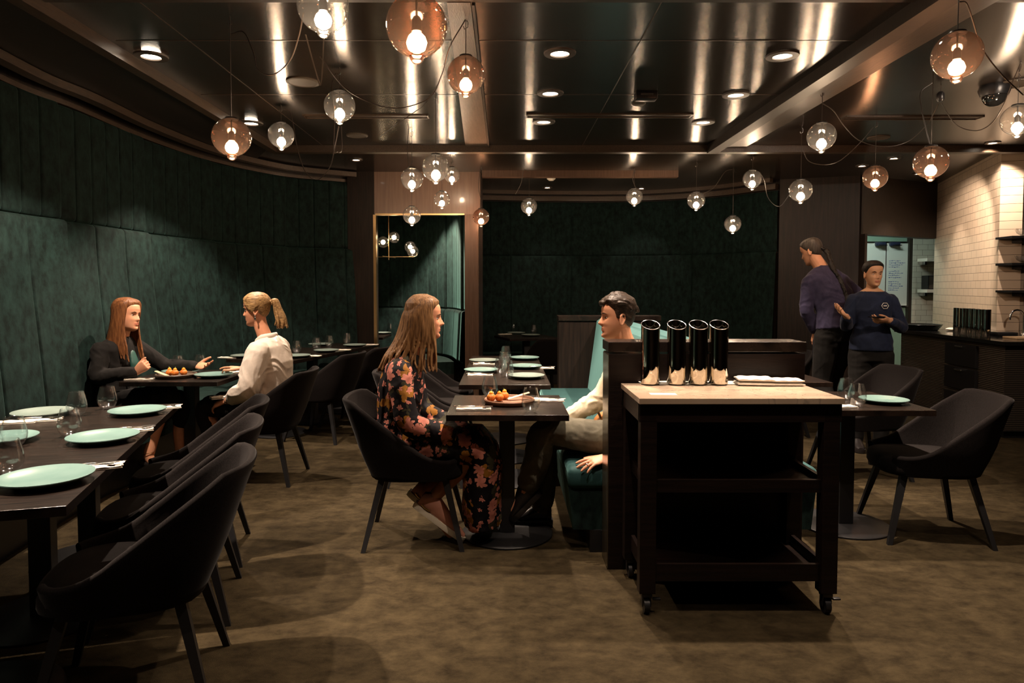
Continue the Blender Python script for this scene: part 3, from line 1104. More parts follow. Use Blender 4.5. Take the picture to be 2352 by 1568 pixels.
for i, lab in enumerate(('near dark table of the long centre row, right behind the couple', 'middle dark table of the long centre row', 'far dark table of the long centre row, nearest the timber post')):
    make_table(0.634, 0.665, (0.004, 4.675 + 0.668 * (i + 0.5), 0), 0, lab)
make_table(0.70, 0.70, (0.30, 9.32, 0), math.radians(18), 'small dark table by the back velvet wall')
make_table(0.66, 0.68, (2.03, 4.04, 0), 0, 'dark table at the right with one celadon plate and two glasses')
make_table(0.66, 0.68, (1.99, 5.13, 0), 0, 'second dark table on the right, behind the low partition')
make_table(0.70, 0.70, (-1.98, 9.5, 0), 0, 'small table inside the velvet booth beyond the pillar')


# ================================================================== BENCHES
def rounded_prism(poly, z0, z1, r=0.03):
    bm = bmesh.new()
    prism(bm, poly, z0, z1)
    es = [e for e in bm.edges]
    bmesh.ops.bevel(bm, geom=es, offset=r, segments=3, affect='EDGES', profile=0.5)
    return bm


def arc_bench(name, arc, side, s0, s1, o0, o1, label, z_top=0.46):
    p0, _ = arc.at((s0 + s1) / 2)
    t = thing(name, (p0.x, p0.y, 0), 0, label, 'bench')
    org = V((p0.x, p0.y, 0))
    o0 = 0.245 if 'left' in label else 0.16
    obj('seat', strip(arc, side, o0, o1, 0.30, z_top, s0, s1), M['velvet'], t, False, org)
    obj('base', strip(arc, side, o0, o1 - 0.10, 0.0, 0.30, s0, s1), M['black'], t, False, org)
    return t


arc_bench('curved_banquette', arcL, -1, 1.6, arcL.s[-1] - 0.3, 0.10, 0.60, 'long teal bench along the curved left wall')
arc_bench('curved_banquette', arcB, -1, 0.02, arcB.s[-1] - 0.3, 0.08, 0.52, 'teal bench along the back velvet wall')
arc_bench('curved_banquette', arcK, -1, 0.55, arcK.s[-1] - 0.1, 0.08, 0.50, 'teal bench inside the velvet booth')

# double banquette with timber end panels
bq = thing('double_banquette', (1.01, 5.0, 0), 0, 'back to back teal banquette with dark timber end panels, the man sits on it', 'bench')
B0 = V((1.01, 5.0, 0))
for x0, x1 in ((0.34, 0.93), (1.09, 1.68)):
    xf = x0 if x0 < 1 else x1
    obj('seat', rounded_prism([(x0, 3.60), (x1, 3.60), (x1, 6.52), (x0, 6.52)], 0.34, 0.46, 0.035), M['seatvelvet'], bq, True, B0)
    bm = bmesh.new()
    if x0 < 1:
        poly = [(0.37, 0.12), (0.93, 0.12), (0.93, 0.35), (0.345, 0.35)]
    else:
        poly = [(1.09, 0.12), (1.65, 0.12), (1.675, 0.35), (1.09, 0.35)]
    a = [bm.verts.new((x, 3.62, z)) for x, z in poly]; b = [bm.verts.new((x, 6.52, z)) for x, z in poly]
    bm.faces.new(a); bm.faces.new(b[::-1])
    for i in range(4):
        j = (i + 1) % 4
        bm.faces.new((a[i], b[i], b[j], a[j]))
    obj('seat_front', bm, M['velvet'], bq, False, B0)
    # leaning backrest
    bm = bmesh.new()
    if x0 < 1:
        poly = [(0.80, 0.44), (0.99, 0.44), (0.99, 1.11), (0.92, 1.125), (0.885, 1.10)]
    else:
        poly = [(1.03, 0.44), (1.22, 0.44), (1.135, 1.10), (1.10, 1.125), (1.03, 1.11)]
    a = [bm.verts.new((x, 3.60, z)) for x, z in poly]; b = [bm.verts.new((x, 6.52, z)) for x, z in poly]
    bm.faces.new(a); bm.faces.new(b[::-1])
    for i in range(len(poly)):
        j = (i + 1) % len(poly)
        bm.faces.new((a[i], b[i], b[j], a[j]))
    obj('backrest', bm, M['seatvelvet'], bq, False, B0)
obj('plinth', bx((1.01, 5.06, 0.06), (1.1, 2.9, 0.12)), M['black'], bq, False, B0)
for y0, y1 in ((3.385, 3.575), (6.53, 6.70)):
    bm = bmesh.new(); box(bm, (1.01, (y0 + y1) / 2, 0.545), (0.975, y1 - y0, 1.09), 0, 0.002)
    e_ = obj('end_panel', bm, M['cartwood' if y0 < 4 else 'darkwood'], bq, False, B0)
    bm = bmesh.new(); box(bm, (1.01, (y0 + y1) / 2, 1.125), (0.985, y1 - y0 + 0.012, 0.05), 0, 0.003)
    obj('panel_cap', bm, M['tablewood'], e_, False, B0)
obj('edge_strip', bx((0.521, 3.48, 0.545), (0.004, 0.185, 1.08)), pm('polished_dark_edge', (0.10, 0.085, 0.06), 0.22, 0.6), bq, False, B0)

# ================================================================== SERVICE TROLLEY
ct_ = thing('service_trolley', (1.01, 3.12, 0), 0, 'dark timber service trolley with a cream marble top and castors', 'trolley')
T0 = V((1.01, 3.12, 0))
X0, X1, Y0, Y1 = 0.575, 1.450, 2.885, 3.345
bm = bmesh.new(); box(bm, ((X0 + X1) / 2, (Y0 + Y1) / 2, 0.936), (X1 - X0, Y1 - Y0, 0.026), 0, 0.002); obj('marble_top', bm, M['marble'], ct_, False, T0)
ct_.children[0]['label'] = 'cream marble top'
bm = bmesh.new()
for yy in (Y0 + 0.03, Y1 - 0.03):
    box(bm, ((X0 + X1) / 2, yy, 0.883), (X1 - X0 - 0.01, 0.03, 0.078))
for xx in (X0 + 0.02, X1 - 0.02):
    box(bm, (xx, (Y0 + Y1) / 2, 0.883), (0.03, Y1 - Y0 - 0.04, 0.078))
obj('apron', bm, M['cartwood'], ct_, False, T0)
for xx in (X0 + 0.045, X1 - 0.045):
    for yy in (Y0 + 0.045, Y1 - 0.045):
        bm = bmesh.new(); box(bm, (xx, yy, 0.495), (0.07, 0.06, 0.80), 0, 0.002)
        lg = obj('leg', bm, M['cartwood'], ct_, False, T0)
        ca = bmesh.new()
        box(ca, (xx, yy, 0.085), (0.045, 0.045, 0.02), 0, 0.004)
        tube(ca, [(xx - 0.012, yy, 0.035), (xx + 0.012, yy, 0.035)], 0.034, 18)
        box(ca, (xx + 0.045, yy + 0.0, 0.062), (0.035, 0.02, 0.008), 0, 0.002)
        for s in (-1, 1):
            box(ca, (xx + 0.018 * s, yy, 0.058), (0.004, 0.03, 0.05))
        obj('castor', ca, M['blackmetal'], lg, True, T0)
for z, hh in ((0.175, 0.075), (0.565, 0.055)):
    bm = bmesh.new()
    box(bm, ((X0 + X1) / 2, (Y0 + Y1) / 2, z - 0.012), (X1 - X0 - 0.10, Y1 - Y0 - 0.10, 0.016))
    for yy in (Y0 + 0.04, Y1 - 0.04):
        box(bm, ((X0 + X1) / 2, yy, z + hh / 2 - 0.03), (X1 - X0 - 0.09, 0.018, hh))
    for xx in (X0 + 0.05, X1 - 0.05):
        box(bm, (xx, (Y0 + Y1) / 2, z + hh / 2 - 0.03), (0.018, Y1 - Y0 - 0.09, hh))
    obj('shelf', bm, M['cartwood'], ct_, False, T0)
bm = bmesh.new(); box(bm, ((X0 + X1) / 2, Y1 - 0.02, 0.5), (X1 - X0 - 0.12, 0.012, 0.68)); obj('back_panel', bm, M['cartwood'], ct_, False, T0)

# things on the trolley
MT = 0.949


def vessel(px, py, z, h, r, label, group, d=None, slant=0.04, phi=-PI / 2):
    p = W(px, py, z)
    t = thing('steel_cylinder', p, 0, label, 'wine cooler', group)
    rows = [(0, 0.0), (r * 0.97, 0.0), (r, 0.004), (r, h * .3), (r, h * .6), (r, h), (r - 0.0022, h), (r - 0.0022, h * .5), (r - 0.0022, 0.012), (0, 0.010)]
    bm = bmesh.new()
    lathe(bm, rows, 48)
    for v in bm.verts:
        if v.co.z > h - 1e-4:
            v.co.z += slant * (v.co.x * math.cos(phi) + v.co.y * math.sin(phi)) / r * -0.5
    obj('wall', bm, M['mirrorsteel'], t)
    bm = bmesh.new()
    tube(bm, [V((math.cos(2 * PI * i / 48) * (r - .001), math.sin(2 * PI * i / 48) * (r - .001), h + slant * (math.cos(2 * PI * i / 48) * math.cos(phi) + math.sin(2 * PI * i / 48) * math.sin(phi)) * -0.5)) for i in range(49)], 0.0017, 6)
    obj('rim', bm, M['chrome'], t)
    return t


M['mirrorsteel'] = pm('mirror_steel', (0.62, 0.58, 0.50), 0.05, 1.0)
for px, lab in ((1493, 'tall mirror polished steel cylinder on the marble trolley, leftmost of four'), (1553, 'tall mirror polished steel cylinder on the marble trolley, second from the left of four'),
                (1603, 'tall mirror polished steel cylinder on the marble trolley, third from the left of four'), (1650, 'tall mirror polished steel cylinder on the marble trolley, rightmost of four beside the napkins')):
    vessel(px, 880, MT + 0.006, 0.285, 0.0445, lab, 'mirror polished steel cylinders on the trolley')


def soft_pad(w, d, h, seed, fold=True):
    """a folded cloth: stacked slightly slack layers"""
    rr = random.Random(seed)
    bm = bmesh.new()
    n = 2 if fold else 1
    nx, ny = 14, 6
    hh = h / n
    for k in range(n):
        grid = {}
        for top in (0, 1):
            for i in range(nx + 1):
                for j in range(ny + 1):
                    x = -w / 2 + w * i / nx; y = -d / 2 + d * j / ny
                    e = min(i, nx - i, 1) * min(j, ny - j, 1)
                    zz = k * hh + (hh * (0.92 if e else 0.62) if top else (0.02 * hh if e else hh * 0.3))
                    if top and k == n - 1:
                        zz += 0.0016 * math.sin(i * 1.3 + seed) * math.cos(j * 1.1)
                    x2 = x * (1 - 0.012 * k) + 0.002 * math.sin(j * 1.7 + seed + k)
                    grid[top, i, j] = bm.verts.new((x2, y * (1 - 0.03 * k), zz))
        for top in (0, 1):
            for i in range(nx):
                for j in range(ny):
                    q = (grid[top, i, j], grid[top, i + 1, j], grid[top, i + 1, j + 1], grid[top, i, j + 1])
                    bm.faces.new(q if top else q[::-1])
        for i in range(nx):
            bm.faces.new((grid[0, i, 0], grid[0, i + 1, 0], grid[1, i + 1, 0], grid[1, i, 0]))
            bm.faces.new((grid[0, i + 1, ny], grid[0, i, ny], grid[1, i, ny], grid[1, i + 1, ny]))
        for j in range(ny):
            bm.faces.new((grid[0, 0, j + 1], grid[0, 0, j], grid[1, 0, j], grid[1, 0, j + 1]))
            bm.faces.new((grid[0, nx, j], grid[0, nx, j + 1], grid[1, nx, j + 1], grid[1, nx, j]))
    return bm


p = W(1584, 880, MT)
single('serving_cloth', soft_pad(0.485, 0.11, 0.006, 3, False), M['linen'], (p.x, p.y, MT), 'long flat white cloth under the four steel cylinders on the trolley', 'cloth')
p = W(1732, 883, MT)
single('folded_napkin', soft_pad(0.17, 0.12, 0.040, 5), M['linen'], (p.x, p.y, MT), 'folded white napkin on the marble trolley, right beside the steel cylinders', 'napkin', 'folded napkins on the trolley', math.radians(-8))
p = W(1802, 884, MT)
single('folded_napkin', soft_pad(0.155, 0.10, 0.034, 8), M['linen'], (p.x, p.y, MT), 'folded white napkin on the marble trolley, at its right rear corner', 'napkin', 'folded napkins on the trolley', math.radians(-2))
p = W(1523, 905, MT)
single('paper_slip', bx((0, 0, 0.0006), (0.115, 0.055, 0.0012), 0), M['paper'], (p.x, p.y, MT), 'small blank paper slip lying on the front left of the marble top', 'paper', None, math.radians(-3))


# ================================================================== TABLEWARE
def plate_mesh():
    bm = bmesh.new()
    lathe(bm, [(0, 0.003), (0.075, 0.003), (0.082, 0.0), (0.088, 0.002), (0.112, 0.010), (0.134, 0.020), (0.140, 0.0245), (0.1395, 0.0275), (0.136, 0.0275), (0.118, 0.019), (0.098, 0.0125), (0.085, 0.011), (0, 0.0105)], 56)
    return bm


_pl = {}


def plate(x, y, label, rad=0.14, mat='plate', z=TZ):
    key = (mat,)
    if key not in _pl:
        o = obj('plate', plate_mesh(), M[mat], None, angle=35)
        _pl[key] = o.data
        bpy.data.objects.remove(o)
    o = bpy.data.objects.new('dinner_plate', _pl[key])
    COL.objects.link(o)
    o.location = (x, y, z)
    o.scale = (rad / 0.14,) * 3
    return tag(o, label, 'plate', 'celadon dinner plates')


def glass_mesh():
    bm = bmesh.new()
    out = [(0, 0.0), (0.020, 0.0), (0.026, 0.003), (0.038, 0.018), (0.047, 0.038), (0.0495, 0.055), (0.047, 0.075), (0.041, 0.100), (0.0345, 0.126), (0.0338, 0.128)]
    inn = [(0.0328, 0.127), (0.039, 0.100), (0.0455, 0.075), (0.048, 0.055), (0.0455, 0.039), (0.036, 0.020), (0.022, 0.009), (0, 0.008)]
    lathe(bm, out + inn, 36)
    return bm


_gl = {}


def glass_thing(x, y, label, water=False, z=TZ, s=1.0):
    if 'g' not in _gl:
        o = obj('bowl', glass_mesh(), M['glass']); _gl['g'] = o.data; bpy.data.objects.remove(o)
        bm = bmesh.new()
        lathe(bm, [(0, 0.0085), (0.0215, 0.0095), (0.0355, 0.0205), (0.0450, 0.0390), (0.0474, 0.055), (0.0471, 0.060), (0, 0.060)], 36)
        o = obj('water', bm, M['water']); _gl['w'] = o.data; bpy.data.objects.remove(o)
    t = thing('stemless_glass', (x, y, z), 0, label, 'glass', 'stemless drinking glasses')
    for nm_, k in (('bowl', 'g'), ('water', 'w')):
        if k == 'w' and not water:
            continue
        o = bpy.data.objects.new(nm_, _gl[k])
        COL.objects.link(o)
        o.parent = t
        o.scale = (s, s, s)
    return t


def fork_mesh():
    bm = bmesh.new()
    pts = [(-0.095, 0, 0.003), (-0.05, 0, 0.004), (0.0, 0, 0.004), (0.03, 0, 0.0035), (0.045, 0, 0.004)]
    wid = [0.006, 0.0055, 0.003, 0.003, 0.010]
    tube(bm, pts, wid, 8, hint=(0, 0, 1), flat=0.28)
    tube(bm, [(0.040, 0, 0.004), (0.050, 0, 0.0035), (0.062, 0, 0.003)], [0.008, 0.0115, 0.0115], 8, hint=(0, 0, 1), flat=0.2)
    for k in (-1.5, -0.5, 0.5, 1.5):
        tube(bm, [(0.058, k * 0.0062, 0.003), (0.080, k * 0.006, 0.004), (0.096, k * 0.0058, 0.008)], [0.0021, 0.0018, 0.0011], 6)
    return bm


def knife_mesh():
    bm = bmesh.new()
    tube(bm, [(-0.105, 0, 0.004), (-0.06, 0, 0.005), (0.0, 0, 0.0045)], [0.007, 0.0065, 0.0055], 8, True, (0, 0, 1), 0.55)
    tube(bm, [(-0.002, 0, 0.0045), (0.03, 0.001, 0.004), (0.075, 0.001, 0.004), (0.105, -0.002, 0.004)], [0.006, 0.0085, 0.009, 0.002], 8, hint=(0, 0, 1), flat=0.12)
    return bm


_cm = {}
for nm_, f in (('fork', fork_mesh), ('knife', knife_mesh)):
    o = obj(nm_, f(), M['steel']); _cm[nm_] = o.data; bpy.data.objects.remove(o)
o = obj('napkin', soft_pad(0.19, 0.075, 0.011, 2), M['linen']); _cm['napkin'] = o.data; bpy.data.objects.remove(o)


def setting(x, y, rz, where, cut=True, z=TZ):
    """napkin with knife and fork lying on it"""
    o = bpy.data.objects.new('folded_napkin', _cm['napkin']); COL.objects.link(o)
    o.location = (x, y, z); o.rotation_euler = (0, 0, rz)
    tag(o, 'folded white napkin ' + where, 'napkin', 'folded napkins on the tables')
    if cut:
        u = V((math.cos(rz), math.sin(rz), 0)); v = V((-u.y, u.x, 0))
        for nm_, dv, du, da in (('knife', 0.017, 0.002, 0.04), ('fork', -0.014, 0.008, -0.06)):
            c = bpy.data.objects.new('table_' + nm_, _cm[nm_]); COL.objects.link(c)
            q = V((x, y, 0)) + v * dv + u * du
            c.location = (q.x, q.y, z + 0.0115); c.rotation_euler = (0, 0, rz + da)
            tag(c, 'steel %s lying on the napkin %s' % (nm_, where), nm_, 'cutlery on the napkins')


def on(px, py, z=TZ):
    p = W(px, py, z)
    return p.x, p.y


# left foreground row
plate(*on(105, 1094, .772), 'celadon plate at the nearest corner of the left foreground table', 0.148)
plate(*on(237, 1001, .772), 'celadon plate in the middle of the left foreground row, beside the second glass', 0.143, 'plate')
plate(*on(316, 941, .772), 'celadon plate at the far right corner of the left foreground row', 0.14)
plate(*on(97, 945, .772), 'grey looking plate at the far left of the foreground row by the teal wall', 0.14, 'plategreylit')
plate(*on(2, 1004, .772), 'celadon plate cut off by the left edge behind a tall glass', 0.14)
for px, py, lab in ((20, 1089, 'empty stemless glass at the left edge behind the nearest plate'), (33, 1026, 'empty stemless glass at the left edge in front of the cut off plate'),
                    (160, 1003, 'empty stemless glass beside the middle plate of the foreground row'), (177, 955, 'empty stemless glass in front of the grey looking plate by the teal wall'),
                    (247, 940, 'empty stemless glass left of the far corner plate of the foreground row')):
    glass_thing(*on(px, py), lab)
for px, py, rz, w in ((215, 1076, 8, 'at the nearest plate of the left foreground row'), (300, 990, 10, 'beside the middle plate of the left foreground row'), (372, 938, 12, 'beside the far plate of the left foreground row'),
                      (92, 966, 0, 'in front of the grey looking plate by the teal wall'), (35, 971, 0, 'at the left edge near the wall, in the foreground row')):
    setting(*on(px, py), angL + math.radians(rz), w, px != 35)

# table of the red haired and the blonde woman
plate(*on(491, 859, .772), 'celadon plate in front of the blonde woman', 0.137)
plate(*on(415, 851, .772), 'celadon plate behind the dark croquette dish in front of the red haired woman', 0.137)
glass_thing(*on(409, 853), 'empty stemless glass behind the dark dish on the left couple table')
glass_thing(*on(460, 851), 'empty stemless glass nearer the blonde woman on her table')
setting(*on(320, 872), 0.02, 'beside the red haired woman', True)
setting(*on(553, 855), 0.5, 'under the hand of the blonde woman', True)


def croquettes(name, x, y, rad, mat, lab, spots, slat, clab):
    bm = bmesh.new()
    lathe(bm, [(0, 0.004), (rad * 0.8, 0.004), (rad * 0.9, 0.0), (rad * 0.98, 0.012), (rad, 0.024), (rad * 0.97, 0.030), (rad * 0.92, 0.028), (rad * 0.88, 0.018), (0, 0.016)], 44)
    single(name, bm, M[mat], (x, y, TZ), lab, 'serving dish')
    for (sx, sy), l2 in zip(spots, clab):
        t = thing('croquette', (x + sx, y + sy, TZ + 0.0165), R.uniform(0, 6), l2, 'croquette', 'fried croquettes on the dishes')
        bm = bmesh.new()
        ell(bm, (0, 0, 0.0235), (0.0255, 0.0255, 0.0235), 20, 14)
        for v in bm.verts:
            n_ = mnoise.noise(v.co * 90 + V((sx * 50, sy * 50, 0)))
            v.co += v.co.normalized() * 0.0016 * n_
        obj('crumb_ball', bm, M['croquette'], t)
        bm = bmesh.new()
        lathe(bm, [(0, 0.042), (0.012, 0.043), (0.013, 0.05), (0.008, 0.058), (0, 0.061)], 14)
        obj('sauce_dot', bm, M['sauce'], t)
        bm = bmesh.new()
        tube(bm, [(0, 0, 0.058), (0.003, 0.002, 0.064), (0.008, 0.004, 0.067)], [0.0012, 0.004, 0.0006], 6, flat=0.4)
        obj('herb_sprig', bm, M['herb'], t)
    (ax, ay, az), (bx_, by_, bz) = slat
    bm = bmesh.new()
    tube(bm, [(x + ax, y + ay, az), (x + (ax + bx_) / 2, y + (ay + by_) / 2, (az + bz) / 2), (x + bx_, y + by_, bz)], [0.014, 0.014, 0.013], 8, hint=(0, 0, 1), flat=0.35)
    return bm


xy = on(405, 866)
bm = croquettes('serving_dish', xy[0], xy[1], 0.145, 'stoneware', 'dark round dish holding croquettes on the left couple table',
                [(-0.035, -0.03), (0.018, -0.055), (0.07, -0.03)], ((-0.15, 0.0, TZ + 0.045), (-0.01, -0.10, TZ + 0.022)),
                ['orange croquette on the dark dish, leftmost of three', 'orange croquette on the dark dish, middle of three', 'orange croquette on the dark dish, rightmost of three'])
tag(obj('wooden_spatula', bm, M['palewood']), 'pale wooden slat leaning on the dark croquette dish', 'spatula')
xy = on(1170, 926)
bm = croquettes('serving_dish', xy[0], xy[1], 0.147, 'terracotta', 'terracotta round dish holding croquettes on the centre couple table',
                [(-0.105, -0.035), (-0.058, -0.03), (-0.028, 0.035)], ((-0.01, 0.0, TZ + 0.025), (0.115, 0.05, TZ + 0.055)),
                ['orange croquette on the terracotta dish, leftmost of three', 'orange croquette on the terracotta dish, middle of three', 'orange croquette on the terracotta dish, beside the wooden slat'])
tag(obj('wooden_spatula', bm, M['palewood']), 'pale wooden slat leaning on the terracotta dish', 'spatula')

# couple table in the centre
glass_thing(*on(1125, 911), 'glass of water behind the terracotta dish', True)
glass_thing(*on(1219, 945), 'glass of water on the front edge of the centre couple table', True, s=1.02)
setting(*on(1088, 940), 0.03, 'in front of the floral woman', True)
setting(*on(1258, 921), 0.0, 'in front of the man', True)
# long centre table
for px, py, w, mat, lab in ((1209, 861, 82, 'plategreylit', 'pale looking plate nearest on the right side of the long centre table'), (1207, 839, 70, 'plate', 'celadon plate in the middle of the right side of the long centre table'),
                            (1205, 820, 62, 'plate', 'celadon plate farthest on the right side of the long centre table'), (1105, 848, 77, 'plate', 'celadon plate nearer on the left side of the long centre table'),
                            (1112, 826, 64, 'plategreylit', 'celadon plate farther on the left side of the long centre table')):
    plate(*on(px, py, .773), lab, 0.135, mat)
for px, py, lab in ((1165, 866, 'empty stemless glass nearest in the cluster down the long centre table'), (1150, 858, 'empty stemless glass on the left of the cluster on the long centre table'),
                    (1158, 842, 'empty stemless glass in the middle of the cluster on the long centre table'), (1162, 826, 'empty stemless glass farthest in the cluster on the long centre table')):
    glass_thing(*on(px, py), lab)
for px, py, w in ((1103, 862, 'nearer on the left side of the long centre table'), (1112, 837, 'farther on the left side of the long centre table'), (1246, 846, 'on the right edge of the long centre table')):
    setting(*on(px, py), 0.0, w)
# far left row
for px, py, mat, lab in ((562, 815, 'plategreylit', 'grey looking plate behind the blonde woman on the far left row'), (682, 815, 'plategreylit', 'grey looking plate right of the blonde woman on the far left row'),
                         (750, 803, 'plategreylit', 'grey looking plate in the middle of the front edge of the far left row'), (735, 789, 'plategreylit', 'grey looking plate by the wall side of the far left row'),
                         (815, 791, 'plategreylit', 'grey looking plate at the far end of the far left row, before the dark pillar')):
    plate(*on(px, py, .773), lab, 0.13, mat)
for px, py, lab in ((681, 811, 'empty stemless glass right behind the blonde woman'), (727, 802, 'empty stemless glass left of the middle plate of the far left row'), (756, 796, 'empty stemless glass behind the middle plate of the far left row'), (797, 789, 'empty stemless glass at the far end of the far left row')):
    glass_thing(*on(px, py), lab)
for px, py, w in ((525, 822, 'at the near end of the far left row'), (715, 818, 'right of the blonde woman on the far left row'), (785, 804, 'in the middle of the far left row'), (850, 792, 'at the far end of the far left row')):
    setting(*on(px, py), angF + PI / 2 * 0 + 0.1, w, False)
# back table, booth table, right table
plate(*on(1186, 763, .773), 'plate farther on the small table by the back wall', 0.13, 'plategreylit')
plate(*on(1219, 768, .773), 'plate nearer on the small table by the back wall', 0.13, 'plategreylit')
glass_thing(*on(1178, 762), 'stemless glass on the left of the small table by the back wall')
glass_thing(*on(1226, 766), 'stemless glass on the right of the small table by the back wall')
setting(*on(1160, 768), 0.3, 'on the small table by the back wall', False)
plate(*on(878, 763, .773), 'plate on the small table inside the velvet booth', 0.13, 'plategreylit')
glass_thing(*on(884, 762), 'stemless glass on the left of the booth table')
glass_thing(*on(897, 763), 'stemless glass on the right of the booth table')
plate(*on(2030, 916, .772), 'single celadon plate on the right table', 0.132)
glass_thing(*on(1943, 918), 'rear stemless glass beside the plate on the right table')
glass_thing(*on(1968, 933), 'front stemless glass beside the plate on the right table')
setting(*on(1925, 935), 0.1, 'at the trolley side of the right table', False)

# booth chandelier
p = D(893, 590, 9.35)
cht = thing('brass_chandelier', p, 0, 'slim brass chandelier with glass globes inside the velvet booth', 'chandelier')
bm = bmesh.new()
tube(bm, [(0, 0, -0.04), (0, 0, CEIL - p.z - 0.01)], 0.006, 8)
tube(bm, [(-0.28, 0.02, 0.0), (0.34, -0.03, 0.0)], 0.005, 8)
tube(bm, [(-0.05, -0.2, 0.0), (0.05, 0.25, 0.0)], 0.005, 8)
obj('stem', bm, M['brass'], cht)
for px, py, d in ((880, 556, 9.3), (905, 545, 9.4), (942, 567, 9.45), (948, 577, 9.25)):
    q = D(px, py, d) - p
    bm = bmesh.new(); ell(bm, q, (0.078, 0.078, 0.078), 24, 16)
    go = obj('glass_globe', bm, M['globe'], cht)
    bm = bmesh.new(); ell(bm, q, (0.03, 0.03, 0.03), 12, 8)
    obj('bulb', bm, M['boothbulb'], go)

# ================================================================== BAR SIDE
CZ = 0.921
p = W(2112, 757, CZ)
t = thing('stacked_trays', (p.x, p.y, CZ), 0, 'low stack of black round trays on the far end of the bar counter', 'trays')
for k in range(4):
    bm = bmesh.new()
    r = 0.24 - 0.012 * (3 - k)
    lathe(bm, [(0, 0.0), (r * 0.9, 0.0), (r, 0.014), (r * 0.985, 0.016), (r * 0.88, 0.004), (0, 0.004)], 40)
    o = obj('tray', bm, M['granite'], t)
    o.location = (0, 0, 0.017 * k)
for i, (px, py) in enumerate(((2199, 762), (2213, 764), (2228, 765), (2239, 767), (2250, 769), (2264, 771))):
    vessel(px, py, CZ, 0.27, 0.043, ['mirror polished steel cylinder on the bar counter, leftmost of the six', 'mirror polished steel cylinder on the bar counter, second from the left of six', 'mirror polished steel cylinder on the bar counter, third from the left of six',
                                    'mirror polished steel cylinder on the bar counter, third from the right of six', 'mirror polished steel cylinder on the bar counter, second from the right of six', 'mirror polished steel cylinder on the bar counter, rightmost of the six'][i], 'mirror polished steel cylinders on the bar counter', slant=0.0)


def crumpled(w, d, h, seed):
    bm = bmesh.new()
    ell(bm, (0, 0, h * 0.5), (w / 2, d / 2, h / 2), 28, 14)
    for v in bm.verts:
        n_ = mnoise.noise(v.co * 22 + V((seed, 0, 0)))
        v.co.z = max(0.001, v.co.z + 0.35 * h * n_)
        v.co.x += 0.12 * w * mnoise.noise(v.co * 17 + V((0, seed, 3)))
    return bm


for px, py, w, h, lab in ((2178, 758, 0.20, 0.035, 'crumpled white cloth on the bar counter beside the trays'), (2216, 761, 0.28, 0.06, 'rolled white towel on a dark plate in front of the bar cylinders'), (2262, 767, 0.12, 0.03, 'small white cloth right of the bar cylinders')):
    p = W(px, py, CZ)
    single('crumpled_cloth', crumpled(w, 0.12, h, px), M['linen'], (p.x, p.y - 0.13, CZ), lab, 'cloth', 'white cloths on the bar', -0.4)
p = W(2305, 771, CZ)
single('bar_tray', bx((0, 0, 0.02), (0.2, 0.14, 0.04), 0, 0.006), M['black'], (p.x, p.y, CZ), 'black box tray on the bar counter below the tap', 'tray')
p = W(2345, 777, CZ)
single('cutting_board', bx((0, 0, 0.008), (0.42, 0.2, 0.016), 0, 0.004), M['palewood'], (p.x + 0.1, p.y, CZ), 'pale cutting board on the bar counter at the right edge', 'board')
p = D(2352, 720, 6.95)
t = thing('bar_tap', (p.x, p.y, CZ), 0, 'chrome gooseneck tap at the right edge above the bar sink', 'tap')
bm = bmesh.new()
tube(bm, [(0.0, 0, 0), (0.0, 0, 0.2)] + [(-0.07 + 0.07 * math.cos(a), 0, 0.2 + 0.07 * math.sin(a)) for a in [i * PI / 10 for i in range(1, 10)]] + [(-0.14, 0, 0.19), (-0.14, 0, 0.17)], 0.009, 10)
obj('spout', bm, M['chrome'], t)
bm = bmesh.new(); lathe(bm, [(0, 0), (0.025, 0), (0.025, 0.03), (0.012, 0.05), (0, 0.05)], 18); obj('base', bm, M['chrome'], t)
for k, (py, lab) in enumerate(((546, 'black bar shelf on the tiles, topmost of three'), (607, 'black bar shelf on the tiles, middle of three'), (669, 'black bar shelf on the tiles, lowest of three'))):
    a = D(2303, py, 7.05)
    t = thing('bar_shelf', (a.x + 0.85, 6.98, a.z), math.radians(-4), lab, 'shelf', 'black bar shelves')
    obj('board', bx((0, 0, 0), (1.7, 0.26, 0.022)), M['black'], t, False)
    for sx in (-0.7, 0.0, 0.7):
        obj('bracket', bx((sx, 0.03, -0.03), (0.02, 0.18, 0.04)), M['black'], t, False)
    if k < 2:
        q = D(2345, py - 10, 6.98)
        bm = bmesh.new()
        lathe(bm, [(0, 0.0), (0.05, 0.0), (0.09, 0.03), (0.11, 0.075), (0.107, 0.075), (0.087, 0.033), (0.045, 0.006), (0, 0.005)], 32)
        single('glass_bowl', bm, M['glass'], (q.x + 0.05, 6.96, a.z + 0.0135), ['clear glass bowl on the topmost bar shelf', 'clear glass bowl on the middle bar shelf'][k], 'bowl', 'glass bowls on the bar shelves')
